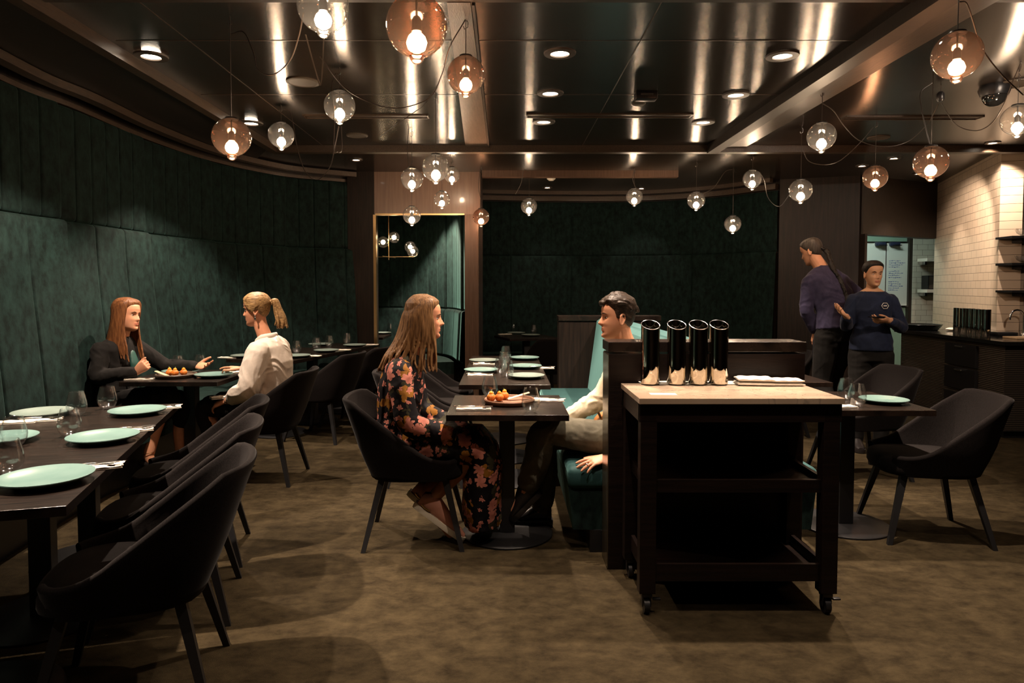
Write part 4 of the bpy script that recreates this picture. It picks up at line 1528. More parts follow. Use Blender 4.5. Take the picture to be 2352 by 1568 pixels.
# kitchen beyond the opening
a, b = D(1990, 556, 11.1), D(2085, 703, 11.1)
t = thing('whiteboard', ((a.x + b.x) / 2, 11.12, (a.z + b.z) / 2), 0, 'whiteboard with blue handwriting on the green kitchen wall', 'whiteboard')
w_, h_ = b.x - a.x, a.z - b.z
obj('board', bx((0, 0, 0), (w_, 0.02, h_)), M['whiteboard'], t, False)
bm = bmesh.new()
for sx in (-1, 1):
    box(bm, (sx * w_ / 2, -0.004, 0), (0.022, 0.034, h_ + 0.02))
for sz in (-1, 1):
    box(bm, (0, -0.004, sz * h_ / 2), (w_, 0.034, 0.022))
obj('frame', bm, M['chrome'], t, False)
obj('divider', bx((-0.02, -0.012, 0), (0.012, 0.006, h_)), M['chrome'], t, False)
bm = bmesh.new()
for r_ in range(15):
    zz = h_ / 2 - 0.30 - 0.034 * r_
    x = 0.03
    while x < 0.03 + R.uniform(0.15, 0.27):
        l_ = R.uniform(0.01, 0.035)
        if r_ not in (4, 9):
            box(bm, (x + l_ / 2, -0.0112, zz + R.uniform(-0.004, 0.004)), (l_, 0.001, R.uniform(0.006, 0.014)))
        x += l_ + 0.008
obj('handwriting', bm, M['ink'], t, False)
for px, lab in ((2025, 'left black clip at the top of the whiteboard'), (2058, 'right black clip at the top of the whiteboard')):
    q = D(px, 560, 11.05)
    t2 = thing('document_clip', (q.x, 11.085, q.z), 0, lab, 'clip', 'clips on the whiteboard')
    obj('jaw', bx((0, 0, 0), (0.16, 0.06, 0.06), 0, 0.01), pm('navy_plastic', (0.02, 0.025, 0.06), 0.4), t2)
    obj('lever', bx((0.02, -0.045, -0.02), (0.12, 0.05, 0.015), 0, 0.004), M['black'], t2)
for py, lab in ((597, 'upper white kitchen shelf on the far tiles'), (668, 'lower white kitchen shelf on the far tiles')):
    q = D(2128, py, 10.9)
    t = thing('kitchen_shelf', (q.x + 0.1, 10.88, q.z), 0, lab, 'shelf', 'kitchen shelves')
    obj('board', bx((0, 0, 0), (0.36, 0.26, 0.05)), M['white'], t, False)
    obj('bracket', bx((-0.14, 0.05, -0.05), (0.03, 0.16, 0.05)), M['chrome'], t, False)
q = D(2131, 647, 10.9)
t = thing('black_speaker_box', (q.x + 0.05, 10.9, D(2128, 668, 10.88).z + 0.026), 0, 'black box standing on the lower white kitchen shelf', 'box')
obj('case', bx((0, 0, 0.11), (0.20, 0.18, 0.22), 0, 0.006), M['black'], t, False)
obj('front_grille', bx((0, -0.092, 0.11), (0.17, 0.006, 0.19)), M['grille'], t, False)
# ================================================================== PEOPLE
def skin_mat(name, col, lip):
    m = pm(name, col, 0.48, spec=0.35)
    nt = m.node_tree
    b = nt.nodes['Principled BSDF']
    b.inputs['Subsurface Weight'].default_value = 0.12
    b.inputs['Subsurface Radius'].default_value = (0.9, 0.35, 0.2)
    b.inputs['Subsurface Scale'].default_value = 0.008
    at = N(nt, 'ShaderNodeAttribute')
    at.attribute_name = 'tone'
    tc = N(nt, 'ShaderNodeTexCoord')
    no = N(nt, 'ShaderNodeTexNoise')
    no.inputs['Scale'].default_value = 30
    L(nt, tc.outputs['Object'], no.inputs['Vector'])
    mx = N(nt, 'ShaderNodeMix', data_type='RGBA')
    mx.inputs['A'].default_value = (*[c * 0.88 for c in col], 1)
    mx.inputs['B'].default_value = (*[min(1, c * 1.10) for c in col], 1)
    L(nt, no.outputs['Fac'], mx.inputs['Factor'])
    m2 = N(nt, 'ShaderNodeMix', data_type='RGBA')
    L(nt, mx.outputs['Result'], m2.inputs['A'])
    m2.inputs['B'].default_value = (*lip, 1)
    L(nt, at.outputs['Fac'], m2.inputs['Factor'])
    L(nt, m2.outputs['Result'], b.inputs['Base Color'])
    return m


def hair_mat(name, c1, c2, stretch=(26, 26, 2)):
    return nm(name, c1, c2, 5, stretch, 0.5, 5, 0.5, 8, 0.3, 0.7, spec=0.28, bstretch=stretch, bdist=0.006)


def cloth_mat(name, c1, c2, rough=0.85, bump=0.35, bscale=11, sheen=0.1):
    return nm(name, c1, c2, 14, (1, 1, 1), rough, 4, bump, bscale, spec=0.25, sheen=sheen, distort=1.0, bstretch=(1, 1, 0.7), bdist=0.03)


def remesh(bm, voxel, smooth_it=3, fac=0.5):
    bmesh.ops.recalc_face_normals(bm, faces=bm.faces[:])
    me = bpy.data.meshes.new('tmp')
    bm.to_mesh(me)
    bm.free()
    o = bpy.data.objects.new('tmp', me)
    COL.objects.link(o)
    r = o.modifiers.new('r', 'REMESH')
    r.mode = 'VOXEL'
    r.voxel_size = voxel
    if smooth_it:
        s = o.modifiers.new('s', 'SMOOTH')
        s.factor = fac
        s.iterations = smooth_it
    dg = bpy.context.evaluated_depsgraph_get()
    out = bpy.data.meshes.new_from_object(o.evaluated_get(dg))
    bpy.data.objects.remove(o)
    bpy.data.meshes.remove(me)
    for p in out.polygons:
        p.use_smooth = True
    return out


# ------------------------------------------------------------------ head
#        z      half width  front   back
HEADT = [(-.121, .006, .052, -.030), (-.116, .022, .068, -.026), (-.106, .036, .079, -.024), (-.092, .046, .0825, -.030),
         (-.075, .053, .0805, -.046), (-.055, .059, .0810, -.062), (-.035, .064, .0805, -.076), (-.012, .0685, .0785, -.088),
         (.004, .071, .0770, -.093), (.022, .073, .0815, -.096), (.045, .0745, .0850, -.098), (.070, .073, .0800, -.094),
         (.092, .064, .0640, -.080), (.108, .046, .0430, -.058), (.118, .020, .0180, -.026)]


def head_row(z):
    for a, b in zip(HEADT, HEADT[1:]):
        if z <= b[0]:
            t = max(0, (z - a[0]) / (b[0] - a[0]))
            return [a[i] + (b[i] - a[i]) * t for i in (1, 2, 3)]
    return list(HEADT[-1][1:])


NOSE = [(-.062, 0), (-.050, .002), (-.043, .010), (-.037, .021), (-.031, .0255), (-.022, .022), (-.008, .0145), (.010, .0075), (.024, .003), (.034, 0)]


def head_point(z, t, feat=True, k=None):
    w, f, b = head_row(z)
    cx = (f + b) / 2 * 0.25
    c, s = math.cos(t), math.sin(t)
    e = 0.86
    sg = lambda v: math.copysign(abs(v) ** e, v)
    x = cx + ((f - cx) if c > 0 else (cx - b)) * sg(c)
    y = w * sg(s)
    if feat and c > 0:
        k = k or {}
        nz = lerp_tab(NOSE, z) * k.get('nose', 1.0)
        sy = 0.0085 + 0.0045 * math.exp(-((z + .034) / .010) ** 2)
        x += nz * math.exp(-(y / sy) ** 2)
        # eye sockets, brows, cheeks, lips, chin
        x -= 0.0085 * math.exp(-((abs(y) - .030) / .015) ** 2 - ((z - .001) / .010) ** 2)
        x += 0.0035 * math.exp(-((abs(y) - .026) / .020) ** 2 - ((z - .024) / .007) ** 2)
        x += 0.004 * math.exp(-((abs(y) - .038) / .016) ** 2 - ((z + .030) / .014) ** 2)
        lw = math.exp(-(y / .021) ** 4)
        x += lw * (0.0058 * math.exp(-((z + .0590) / .0048) ** 2) + 0.0060 * math.exp(-((z + .0700) / .0052) ** 2) - 0.0030 * math.exp(-((z + .0645) / .0022) ** 2))
        x -= 0.0045 * math.exp(-(y / .022) ** 2 - ((z + .083) / .006) ** 2)
        x += 0.0050 * math.exp(-(y / .018) ** 2 - ((z + .103) / .010) ** 2) * k.get('chin', 1.0)
    return V((x, y, z))


def head_mesh(bm, Mx, k=None, nz=90, nt=84):
    zs = [-.121 + (.239) * (0.5 - 0.5 * math.cos(PI * i / nz)) * 0.35 + .239 * (i / nz) * 0.65 for i in range(nz + 1)]
    rows = []
    for z in zs:
        rows.append([bm.verts.new(Mx @ head_point(z, 2 * PI * i / nt, True, k)) for i in range(nt)])
    for A, B in zip(rows, rows[1:]):
        for i in range(nt):
            j = (i + 1) % nt
            bm.faces.new((A[i], A[j], B[j], B[i]))
    for row, zz in ((rows[0], -.123), (rows[-1], .1195)):
        c = bm.verts.new(sum((v.co for v in row), V()) / nt)
        for i in range(nt):
            bm.faces.new((row[i], row[(i + 1) % nt], c))
    # ears
    for s in (-1, 1):
        T = Mx @ Matrix.Translation((-.012, s * .0735, -.008)) @ Matrix.Rotation(s * 0.35, 4, 'Z') @ Matrix.Rotation(-0.2, 4, 'Y')
        pts = [V((.014 * math.cos(a) * (1 - .25 * math.sin(a) * -1 * 0), 0, .030 * math.sin(a))) for a in [2 * PI * i / 16 for i in range(17)]]
        tube(bm, [T @ V((p.x * (0.85 + 0.25 * (p.z > 0)), s * 0.004, p.z)) for p in pts], 0.0052, 8)
        ell(bm, (0, 0, 0), (.013, .005, .026), 14, 10, T)


HAIRLINE = [(-.13, -.06), (-.10, -.052), (-.07, -.042), (-.045, -.030), (-.03, -.008), (-.01, .006), (.01, .018), (.03, .038), (.045, .048), (.060, .058), (.074, .070), (.084, .084), (.092, .12)]


def hair_cap(bm, Mx, thick, line=HAIRLINE, nz=70, nt=72, jit=0.0, seed=0, lift=None):
    """a head shaped shell that stands above the skin only where hair grows"""
    rows = []
    for i in range(nz + 1):
        z = -.112 + .230 * i / nz
        row = []
        for j in range(nt):
            t = 2 * PI * j / nt
            p = head_point(z, t, False)
            xh = lerp_tab(line, z)
            n = V((p.x + .01, p.y * 1.2, p.z * 0.9)).normalized()
            m = sstep((xh - p.x) / 0.016 + 0.3)
            th = thick(p) if callable(thick) else thick
            ed = 0.25 + 0.75 * sstep((xh - p.x) / 0.045)
            o = -0.014 + (th * ed + 0.014) * m
            if jit:
                o += m * jit * mnoise.noise(V((p.x * 38, p.y * 38, p.z * 38 + seed)))
            row.append(bm.verts.new(Mx @ (p + n * o)))
        rows.append(row)
    for A, B in zip(rows, rows[1:]):
        for i in range(nt):
            j = (i + 1) % nt
            bm.faces.new((A[i], A[j], B[j], B[i]))
    for row in (rows[0], rows[-1]):
        c = bm.verts.new(sum((v.co for v in row), V()) / nt)
        for i in range(nt):
            bm.faces.new((row[i], row[(i + 1) % nt], c))


# ------------------------------------------------------------------ hand
def hand(bm, wrist, fwd, back, thumb, curls=(.25, .3, .35, .4), spread=0.05, tcurl=0.3, tout=0.75, s=1.0):
    """fwd: towards the knuckles, back: out of the back of the hand, thumb: towards the thumb side"""
    f = V(fwd).normalized()
    b = V(back)
    b = (b - f * b.dot(f)).normalized()
    t = f.cross(b)
    if t.dot(V(thumb)) < 0:
        t = -t
    w = V(wrist)
    P = lambda x, y, z: w + (f * x + t * y + b * z) * s
    rings = []
    for x, hw, th, y in ((-.030, .026, .019, 0), (0, .0255, .0175, 0), (.022, .033, .0165, .003), (.050, .039, .0150, .002), (.074, .040, .0130, 0), (.090, .036, .0105, 0)):
        rings.append((P(x, y, 0), t * hw * s, b * th * s))
    loft(bm, rings, 18)
    for i, (y0, ln, r) in enumerate(((.0295, .074, .0084), (.0098, .082, .0087), (-.0100, .076, .0083), (-.0290, .060, .0074))):
        ang = curls[i]
        sp = spread * (1.5 - i)
        d = (f * math.cos(sp) + t * math.sin(sp)).normalized()
        p = P(.080, y0, 0.001)
        pts, rad = [p - d * 0.012 * s, p], [r * s, r * 1.05 * s]
        a = 0.0
        for k, (fr, ca) in enumerate(((.46, 0.85), (.30, 1.15), (.24, 0.8))):
            a += ang * ca
            dd = d * math.cos(a) - b * math.sin(a)
            p = p + dd * ln * fr * s
            pts.append(p)
            rad.append(r * (0.97, 0.90, 0.72)[k] * s)
        tube(bm, pts, rad, 12, True, hint=b)
    d0 = (f * math.cos(tout) + t * math.sin(tout) - b * 0.25).normalized()
    p = P(.016, .022, -.004)
    d1 = (d0 * math.cos(tcurl) + f * math.sin(tcurl)).normalized()
    d2 = (d1 * math.cos(tcurl) + (f - t * 0.3) * math.sin(tcurl)).normalized()
    q = p + d0 * .042 * s
    q2 = q + d1 * .032 * s
    q3 = q2 + d2 * .026 * s
    tube(bm, [p, q, q2, q3], [.0135 * s, .0115 * s, .0100 * s, .0080 * s], 12, True, hint=b)


def ramp(pts, rads, n=5):
    """smooth a limb polyline with radii"""
    out_p, out_r = [], []
    P = catmull(pts, n)
    m = len(pts) - 1
    for i, p in enumerate(P):
        t = i / n
        k = min(m - 1, int(t))
        u = t - k
        out_p.append(p)
        out_r.append(rads[k] + (rads[min(m, k + 1)] - rads[k]) * u)
    return out_p, out_r


def limb(bm, pts, rads, seg=16, n=5, flat=1.0, hint=None):
    p, r = ramp(pts, rads, n)
    tube(bm, p, r, seg, True, hint, flat)


def torso(bm, secs, lat, seg=28):
    """secs: (centre, half width, half depth); lat: the sideways direction"""
    rings = []
    n = len(secs)
    for i, (c, a, b) in enumerate(secs):
        t = (V(secs[min(i + 1, n - 1)][0]) - V(secs[max(i - 1, 0)][0])).normalized()
        dpt = t.cross(lat).normalized()
        rings.append((V(c), lat * a, dpt * b))
    # denser rings
    out = []
    for A, B in zip(rings, rings[1:]):
        for k in range(4):
            u = k / 4
            out.append(tuple(x.lerp(y, u) for x, y in zip(A, B)))
    out.append(rings[-1])
    loft(bm, out, seg)


class Fig:
    def __init__(self, x, y, yaw, label):
        self.o = V((x, y, 0))
        self.f = V((math.cos(yaw), math.sin(yaw), 0))
        self.l = V((-self.f.y, self.f.x, 0))
        self.yaw = yaw
        self.root = thing('person', self.o, 0, label, 'person')

    def J(self, f, l, z):
        return self.o + self.f * f + self.l * l + V((0, 0, z))

    def head(self, c, yaw=0.0, pitch=0.0, roll=0.0, s=1.0):
        self.H = Matrix.Translation(c) @ Matrix.Rotation(self.yaw + yaw, 4, 'Z') @ Matrix.Rotation(pitch, 4, 'Y') @ Matrix.Rotation(roll, 4, 'X') @ Matrix.Scale(s, 4)
        return self.H

    def body(self, bm, mat, voxel=0.0045, sm=2):
        me = remesh(bm, voxel, sm, 0.45)
        Hi = self.H.inverted()
        at = me.attributes.new('tone', 'FLOAT', 'POINT')
        vals = []
        for v in me.vertices:
            p = Hi @ v.co
            t = 0.0
            if -.13 < p.z < .06 and p.x > .055 and abs(p.y) < .06:
                hw = 0.024 * (1 - ((p.z + .0645) / .0125) ** 2)
                if abs(p.z + .0645) < .0115 and abs(p.y) < hw and p.x > .074:
                    t = 0.75
            vals.append(t)
        at.data.foreach_set('value', vals)
        return obj('body', me, mat, self.root, True, self.o)

    def eyes(self, brow, iris, lid=None, open_=1.0):
        for s in (-1, 1):
            bm = bmesh.new()
            T = self.H @ Matrix.Translation((.0590, s * .0300, .0005))
            ell(bm, (0, 0, 0), (.0115, .0135, .0068 * open_), 18, 12, T @ Matrix.Identity(4)) if False else None
            r = bmesh.ops.create_uvsphere(bm, u_segments=18, v_segments=12, radius=1)
            bmesh.ops.transform(bm, matrix=T @ Matrix.Diagonal((.0122, .0130, .0062 * open_, 1)), verts=r['verts'])
            e = obj('eye', bm, M['eyewhite'], self.root, True, self.o)
            bm = bmesh.new()
            r = bmesh.ops.create_uvsphere(bm, u_segments=14, v_segments=10, radius=1)
            bmesh.ops.transform(bm, matrix=T @ Matrix.Translation((.0092, 0, 0)) @ Matrix.Diagonal((.0042, .0056, .0056 * open_, 1)), verts=r['verts'])
            obj('iris', bm, iris, e, True, self.o)
            bm = bmesh.new()
            pts = []
            for k in range(7):
                u = k / 6
                y = s * (.014 + .034 * u)
                z = .0205 + .007 * math.sin(PI * min(1, u * 1.15) * 0.8) - .003 * u
                pp = None
                # rest the brow on the forehead surface
                best = None
                for q in range(40):
                    t = s * q / 40 * PI / 2
                    hp = head_point(z, t)
                    if best is None or abs(hp.y - y) < abs(best.y - y):
                        best = hp
                pts.append(self.H @ (best + V((0.001, 0, 0))))
            tube(bm, pts, [.0016, .0028, .0030, .0028, .0025, .0019, .0010], 8)
            obj('eyebrow', bm, brow, self.root, True, self.o)

    def cloth(self, name, bm, mat, voxel=0.008, sm=4, label=None, wrinkle=0.0, wscale=9.0, stretch=(1, 1, 1)):
        me = remesh(bm, voxel, sm, 0.5)
        if wrinkle:
            no = [v.normal.copy() for v in me.vertices]
            for v, n_ in zip(me.vertices, no):
                q = V((v.co.x * stretch[0], v.co.y * stretch[1], v.co.z * stretch[2])) * wscale
                a = mnoise.noise(q + V((3 * mnoise.noise(q * 0.6), 0, 2 * mnoise.noise(q * 0.5 + V((5, 1, 2))))))
                r = 1 - abs(a) * 2.4
                v.co += n_ * wrinkle * (0.55 * a + 0.5 * max(0, r) ** 2)
            me.update()
        o = obj(name, me, mat, self.root, True, self.o)
        if label:
            o['label'] = label
        return o

    def part(self, name, bm, mat, parent=None, label=None, voxel=None, sm=2):
        if voxel:
            bm = remesh(bm, voxel, sm, 0.5)
        o = obj(name, bm, mat, parent or self.root, True, self.o)
        if label:
            o['label'] = label
        return o


def lock(bm, pts, r0, r1, seg=8, n=6, flat=1.0, hint=None):
    P = catmull(pts, n)
    m = len(P)
    rad = []
    for i in range(m):
        u = i / (m - 1)
        rad.append((r0 + (r1 - r0) * u) * (0.45 + 0.55 * sstep(u * 6)))
    tube(bm, P, rad, seg, True, hint, flat)


M['eyewhite'] = pm('eye_white', (0.62, 0.55, 0.48), 0.25)
M['irisbrown'] = pm('iris_brown', (0.03, 0.016, 0.008), 0.15)
M['irisblue'] = pm('iris_blue', (0.05, 0.08, 0.10), 0.15)
SK1 = skin_mat('skin_fair', (0.56, 0.27, 0.16), (0.42, 0.13, 0.09))
SK2 = skin_mat('skin_fair_warm', (0.54, 0.25, 0.145), (0.42, 0.13, 0.09))
SK3 = skin_mat('skin_light_olive', (0.54, 0.29, 0.165), (0.38, 0.12, 0.09))
H_floral = hair_mat('honey_brown_hair', (0.06, 0.028, 0.010), (0.23, 0.118, 0.046))
H_red = hair_mat('auburn_hair', (0.060, 0.020, 0.007), (0.20, 0.078, 0.026))
H_blonde = hair_mat('blonde_hair', (0.085, 0.045, 0.016), (0.34, 0.205, 0.085), (5, 22, 22))
H_brown = hair_mat('dark_brown_hair', (0.008, 0.005, 0.0035), (0.040, 0.023, 0.013), (10, 24, 18))
H_black = hair_mat('black_hair', (0.004, 0.003, 0.0028), (0.012, 0.009, 0.007))
H_grey = hair_mat('greying_hair', (0.016, 0.012, 0.009), (0.075, 0.06, 0.05))


def floral_mat():
    """black cloth printed with pink blossoms, small blossoms and ochre leaves"""
    m = pm('floral_print', (0.012, 0.009, 0.010), 0.7, spec=0.15)
    nt = m.node_tree
    b = nt.nodes['Principled BSDF']
    tc = N(nt, 'ShaderNodeTexCoord')
    wob = N(nt, 'ShaderNodeTexNoise')
    wob.inputs['Scale'].default_value = 22
    L(nt, tc.outputs['Object'], wob.inputs['Vector'])
    sc0 = N(nt, 'ShaderNodeVectorMath', operation='SCALE')
    sc0.inputs['Scale'].default_value = 0.045
    L(nt, wob.outputs['Color'], sc0.inputs[0])
    add = N(nt, 'ShaderNodeVectorMath', operation='ADD')
    L(nt, tc.outputs['Object'], add.inputs[0])
    L(nt, sc0.outputs[0], add.inputs[1])

    def mth(op, a, c=None):
        n_ = N(nt, 'ShaderNodeMath', operation=op)
        for i, q in enumerate((a, c)):
            if q is None:
                continue
            if isinstance(q, (int, float)):
                n_.inputs[i].default_value = q
            else:
                L(nt, q, n_.inputs[i])
        return n_.outputs[0]

    def layer(scale, off, petals, rad, keep, inner, col, col2, prev):
        mp = N(nt, 'ShaderNodeMapping')
        mp.inputs['Location'].default_value = off
        L(nt, add.outputs[0], mp.inputs['Vector'])
        vo = N(nt, 'ShaderNodeTexVoronoi')
        vo.voronoi_dimensions = '3D'
        vo.inputs['Scale'].default_value = scale
        vo.inputs['Randomness'].default_value = 0.85
        L(nt, mp.outputs[0], vo.inputs['Vector'])
        sub = N(nt, 'ShaderNodeVectorMath', operation='SUBTRACT')
        L(nt, mp.outputs[0], sub.inputs[0])
        L(nt, vo.outputs['Position'], sub.inputs[1])
        sx = N(nt, 'ShaderNodeSeparateXYZ')
        L(nt, sub.outputs[0], sx.inputs[0])
        cs = N(nt, 'ShaderNodeSeparateColor')
        L(nt, vo.outputs['Color'], cs.inputs[0])
        th = mth('ARCTAN2', sx.outputs['Z'], sx.outputs['X'])
        th = mth('ADD', th, mth('MULTIPLY', cs.outputs[1], 6.28))
        pet = mth('ABSOLUTE', mth('COSINE', mth('MULTIPLY', th, petals / 2)))
        pet = mth('POWER', pet, 0.6)
        rr = mth('MULTIPLY', mth('ADD', mth('MULTIPLY', pet, 1 - inner), inner), rad)
        sxz = mth('SQRT', mth('ADD', mth('MULTIPLY', sx.outputs['X'], sx.outputs['X']), mth('ADD', mth('MULTIPLY', sx.outputs['Z'], sx.outputs['Z']), mth('MULTIPLY', mth('MULTIPLY', sx.outputs['Y'], sx.outputs['Y']), 0.35))))
        ins = mth('LESS_THAN', sxz, rr)
        ins = mth('MULTIPLY', ins, mth('LESS_THAN', cs.outputs[0], keep))
        q = mth('DIVIDE', sxz, rad)
        cm = N(nt, 'ShaderNodeMix', data_type='RGBA')
        L(nt, q, cm.inputs['Factor'])
        cm.inputs['A'].default_value = (*col2, 1)
        cm.inputs['B'].default_value = (*col, 1)
        mx = N(nt, 'ShaderNodeMix', data_type='RGBA')
        L(nt, ins, mx.inputs['Factor'])
        L(nt, prev, mx.inputs['A'])
        L(nt, cm.outputs['Result'], mx.inputs['B'])
        return mx.outputs['Result']
    rgb = N(nt, 'ShaderNodeRGB')
    rgb.outputs[0].default_value = (0.0035, 0.0026, 0.0038, 1)
    c = layer(10.5, (3.1, 1.2, 0.4), 4, 0.045, 0.42, 0.25, (0.030, 0.026, 0.012), (0.022, 0.02, 0.01), rgb.outputs[0])
    c = layer(9.5, (0.7, 2.2, 1.4), 3, 0.046, 0.40, 0.2, (0.23, 0.095, 0.012), (0.19, 0.08, 0.010), c)
    c = layer(21.0, (1.7, 0.2, 4.4), 5, 0.017, 0.55, 0.45, (0.46, 0.17, 0.125), (0.30, 0.09, 0.07), c)
    c = layer(10.5, (5.3, 4.2, 2.6), 7, 0.037, 0.62, 0.55, (0.48, 0.18, 0.13), (0.28, 0.085, 0.065), c)
    L(nt, c, b.inputs['Base Color'])
    no = N(nt, 'ShaderNodeTexNoise')
    no.inputs['Scale'].default_value = 12
    L(nt, tc.outputs['Object'], no.inputs['Vector'])
    bp = N(nt, 'ShaderNodeBump')
    bp.inputs['Strength'].default_value = 0.35
    bp.inputs['Distance'].default_value = 0.03
    L(nt, no.outputs['Fac'], bp.inputs['Height'])
    L(nt, bp.outputs['Normal'], b.inputs['Normal'])
    return m


M['floral'] = floral_mat()

# ------------------------------------------------------------------ 1  woman in the floral dress
F1 = Fig(-0.56, 3.86, 0.0, 'woman in a black floral dress with long honey hair, seated at the centre table')
J = F1.J
Hc = J(.115, 0, 1.247)
F1.head(Hc, yaw=0.10, pitch=0.02)
bm = bmesh.new()
head_mesh(bm, F1.H, {'nose': 1.15})
limb(bm, [J(.035, 0, 1.00), J(.05, 0, 1.06), J(.085, 0, 1.14), J(.10, 0, 1.20)], [.062, .052, .050, .052])
torso(bm, [(J(-.02, 0, .46), .15, .10), (J(-.03, 0, .56), .17, .115), (J(-.035, 0, .70), .13, .095), (J(-.02, 0, .86), .145, .105), (J(.0, 0, .97), .165, .085), (J(.03, 0, 1.02), .10, .06), (J(.04, 0, 1.05), .05, .045)], F1.l)
for s in (-1, 1):
    sh, el = J(.0, .165 * s, .965), J(.055, .225 * s, .70)
    wr = J(.285, .12 * s + (-.03 if s < 0 else .0), .600)
    limb(bm, [sh, el, wr], [.047, .038, .026])
    limb(bm, [J(.0, .085 * s, .525), J(.20, .095 * s, .545), J(.41, .09 * s, .525)], [.085, .075, .056])
    an = J(.155 if s < 0 else .095, -.05 + .07 * s, .245)
    limb(bm, [J(.41, .09 * s, .525), J(.31, .06 * s, .40), an], [.055, .052, .034])
    # foot, on tiptoe inside the shoe
    toe = an + F1.f * .105 + V((0, 0, -.19))
    limb(bm, [an, an + F1.f * .02 + V((0, 0, -.06)), toe], [.034, .036, .026])
hand(bm, J(.285, -.15, .600), F1.f * .95 + V((0, 0.05, -.22)), V((0, -.35, 1)), F1.l, (.3, .35, .4, .45))
hand(bm, J(.285, .12, .600), F1.f * .9 + V((0, -.35, -.2)), V((0, .2, 1)), -F1.l, (.3, .35, .4, .45))
F1.body(bm, SK2, 0.0042)
F1.eyes(H_floral, M['irisblue'])
# dress: bodice with sleeves, then a long skirt over the knees
bm = bmesh.new()
torso(bm, [(J(-.03, 0, .47), .18, .135), (J(-.035, 0, .57), .185, .135), (J(-.04, 0, .70), .155, .118), (J(-.025, 0, .86), .168, .128), (J(-.005, 0, .965), .183, .105), (J(.018, 0, 1.015), .135, .082), (J(.032, 0, 1.055), .075, .065)], F1.l)
for s in (-1, 1):
    sh, el = J(-.005, .17 * s, .962), J(.05, .235 * s, .70)
    wr = J(.265, .125 * s + (-.03 if s < 0 else .0), .612)
    limb(bm, [sh, J(.015, .215 * s, .84), el, J(.16, .19 * s, .645), wr], [.070, .068, .066, .056, .046])
    limb(bm, [J(-.02, .085 * s, .535), J(.22, .10 * s, .545), J(.42, .095 * s, .52)], [.11, .105, .086])
rings = []
for f, z, a, b in ((.20, .54, .20, .10), (.40, .535, .20, .105), (.44, .495, .195, .09), (.45, .42, .20, .098), (.435, .32, .21, .11), (.43, .20, .225, .112), (.44, .09, .23, .105)):
    rings.append((J(f, 0, z), a, b))
secs = []
lat = F1.l
R_ = []
dirs = [V((1, 0, 0)), V((.95, 0, -.3)), V((.5, 0, -.85)), V((0, 0, -1)), V((-.1, 0, -1)), V((0, 0, -1)), V((0.05, 0, -1))]
for (c, a, b), t in zip(rings, dirs):
    R_.append((c, lat * a, t.normalized().cross(lat).normalized() * b))
den = []
for A, B in zip(R_, R_[1:]):
    for k in range(4):
        den.append(tuple(x.lerp(y, k / 4) for x, y in zip(A, B)))
den.append(R_[-1])
loft(bm, den, 32)
F1.cloth('dress', bm, M['floral'], 0.008, 5, None, 0.010, 8, (1, 1, .6))
# cuffs shine a little
# shoes
def sneaker(fig, heel, toe, up, lat, mat_u, mat_s, w=.046, name='shoe'):
    d = (toe - heel)
    ln = d.length
    d = d.normalized()
    u = (up - d * up.dot(d)).normalized()
    lt = u.cross(d)
    P = lambda x, z: heel + d * x * ln + u * z
    bm = bmesh.new()
    rings = []
    for x, hw in ((0, .55), (.04, .72), (.15, .80), (.35, .78), (.55, .92), (.75, 1.0), (.90, .86), (.97, .6), (1.0, .35)):
        rings.append((x, hw * w))
    a, bq = [], []
    n = len(rings)
    outl = [(x, h) for x, h in rings] + [(x, -h) for x, h in rings[::-1]]
    lo = [bm.verts.new(P(x, 0) + lt * h) for x, h in outl]
    mi = [bm.verts.new(P(x, .012) + lt * h * 1.06) for x, h in outl]
    hi = [bm.verts.new(P(x, .030) + lt * h * 1.02) for x, h in outl]
    m = len(outl)
    for A, B in ((lo, mi), (mi, hi)):
        for i in range(m):
            j = (i + 1) % m
            bm.faces.new((A[i], A[j], B[j], B[i]))
    bm.faces.new(lo[::-1]); bm.faces.new(hi)
    bm2 = bmesh.new()
    R2 = []
    for x, hw, zc, hz in ((.03, .60, .060, .042), (.12, .78, .066, .056), (.30, .78, .068, .058), (.48, .86, .058, .044), (.68, .92, .043, .028), (.86, .80, .034, .018), (.96, .5, .030, .012)):
        R2.append((P(x, zc), lt * hw * w, u * hz))
    den = []
    for A, B in zip(R2, R2[1:]):
        for k in range(3):
            den.append(tuple(p.lerp(q, k / 3) for p, q in zip(A, B)))
    den.append(R2[-1])
    loft(bm2, den, 20)
    so = fig.part(name, bm2, mat_u)
    fig.part('sole', bm, mat_s, so)
    return so, P, u, lt


M['pinkleather'] = nm('pink_leather', (0.36, 0.16, 0.11), (0.42, 0.19, 0.13), 12, rough=0.5, bump=0.15, bscale=60, bdist=0.003)
M['solewhite'] = pm('cream_sole', (0.62, 0.56, 0.45), 0.6)
for hx, hz, tx, ly in ((.055, .215, .33, -.125), (.0, .235, .25, .03)):
    so, P, u, lt = sneaker(F1, J(hx, ly, hz), J(tx, ly, .012), V((.5, 0, .8)), F1.l, M['pinkleather'], M['solewhite'])
    bm = bmesh.new()
    tube(bm, [P(.10, .045) + lt * -.036, P(.16, .04) + lt * -.038, P(.26, .042) + lt * -.0385], .006, 8)
    F1.part('heel_trim', bm, M['brass'], so)
    bm = bmesh.new()
    for k in range(5):
        x = .46 + .06 * k
        z = .094 - .012 * k
        tube(bm, [P(x, z) + lt * -.018, P(x + .01, z + .006), P(x, z) + lt * .018], .0028, 6)
    F1.part('laces', bm, M['solewhite'], so)
bm = bmesh.new()
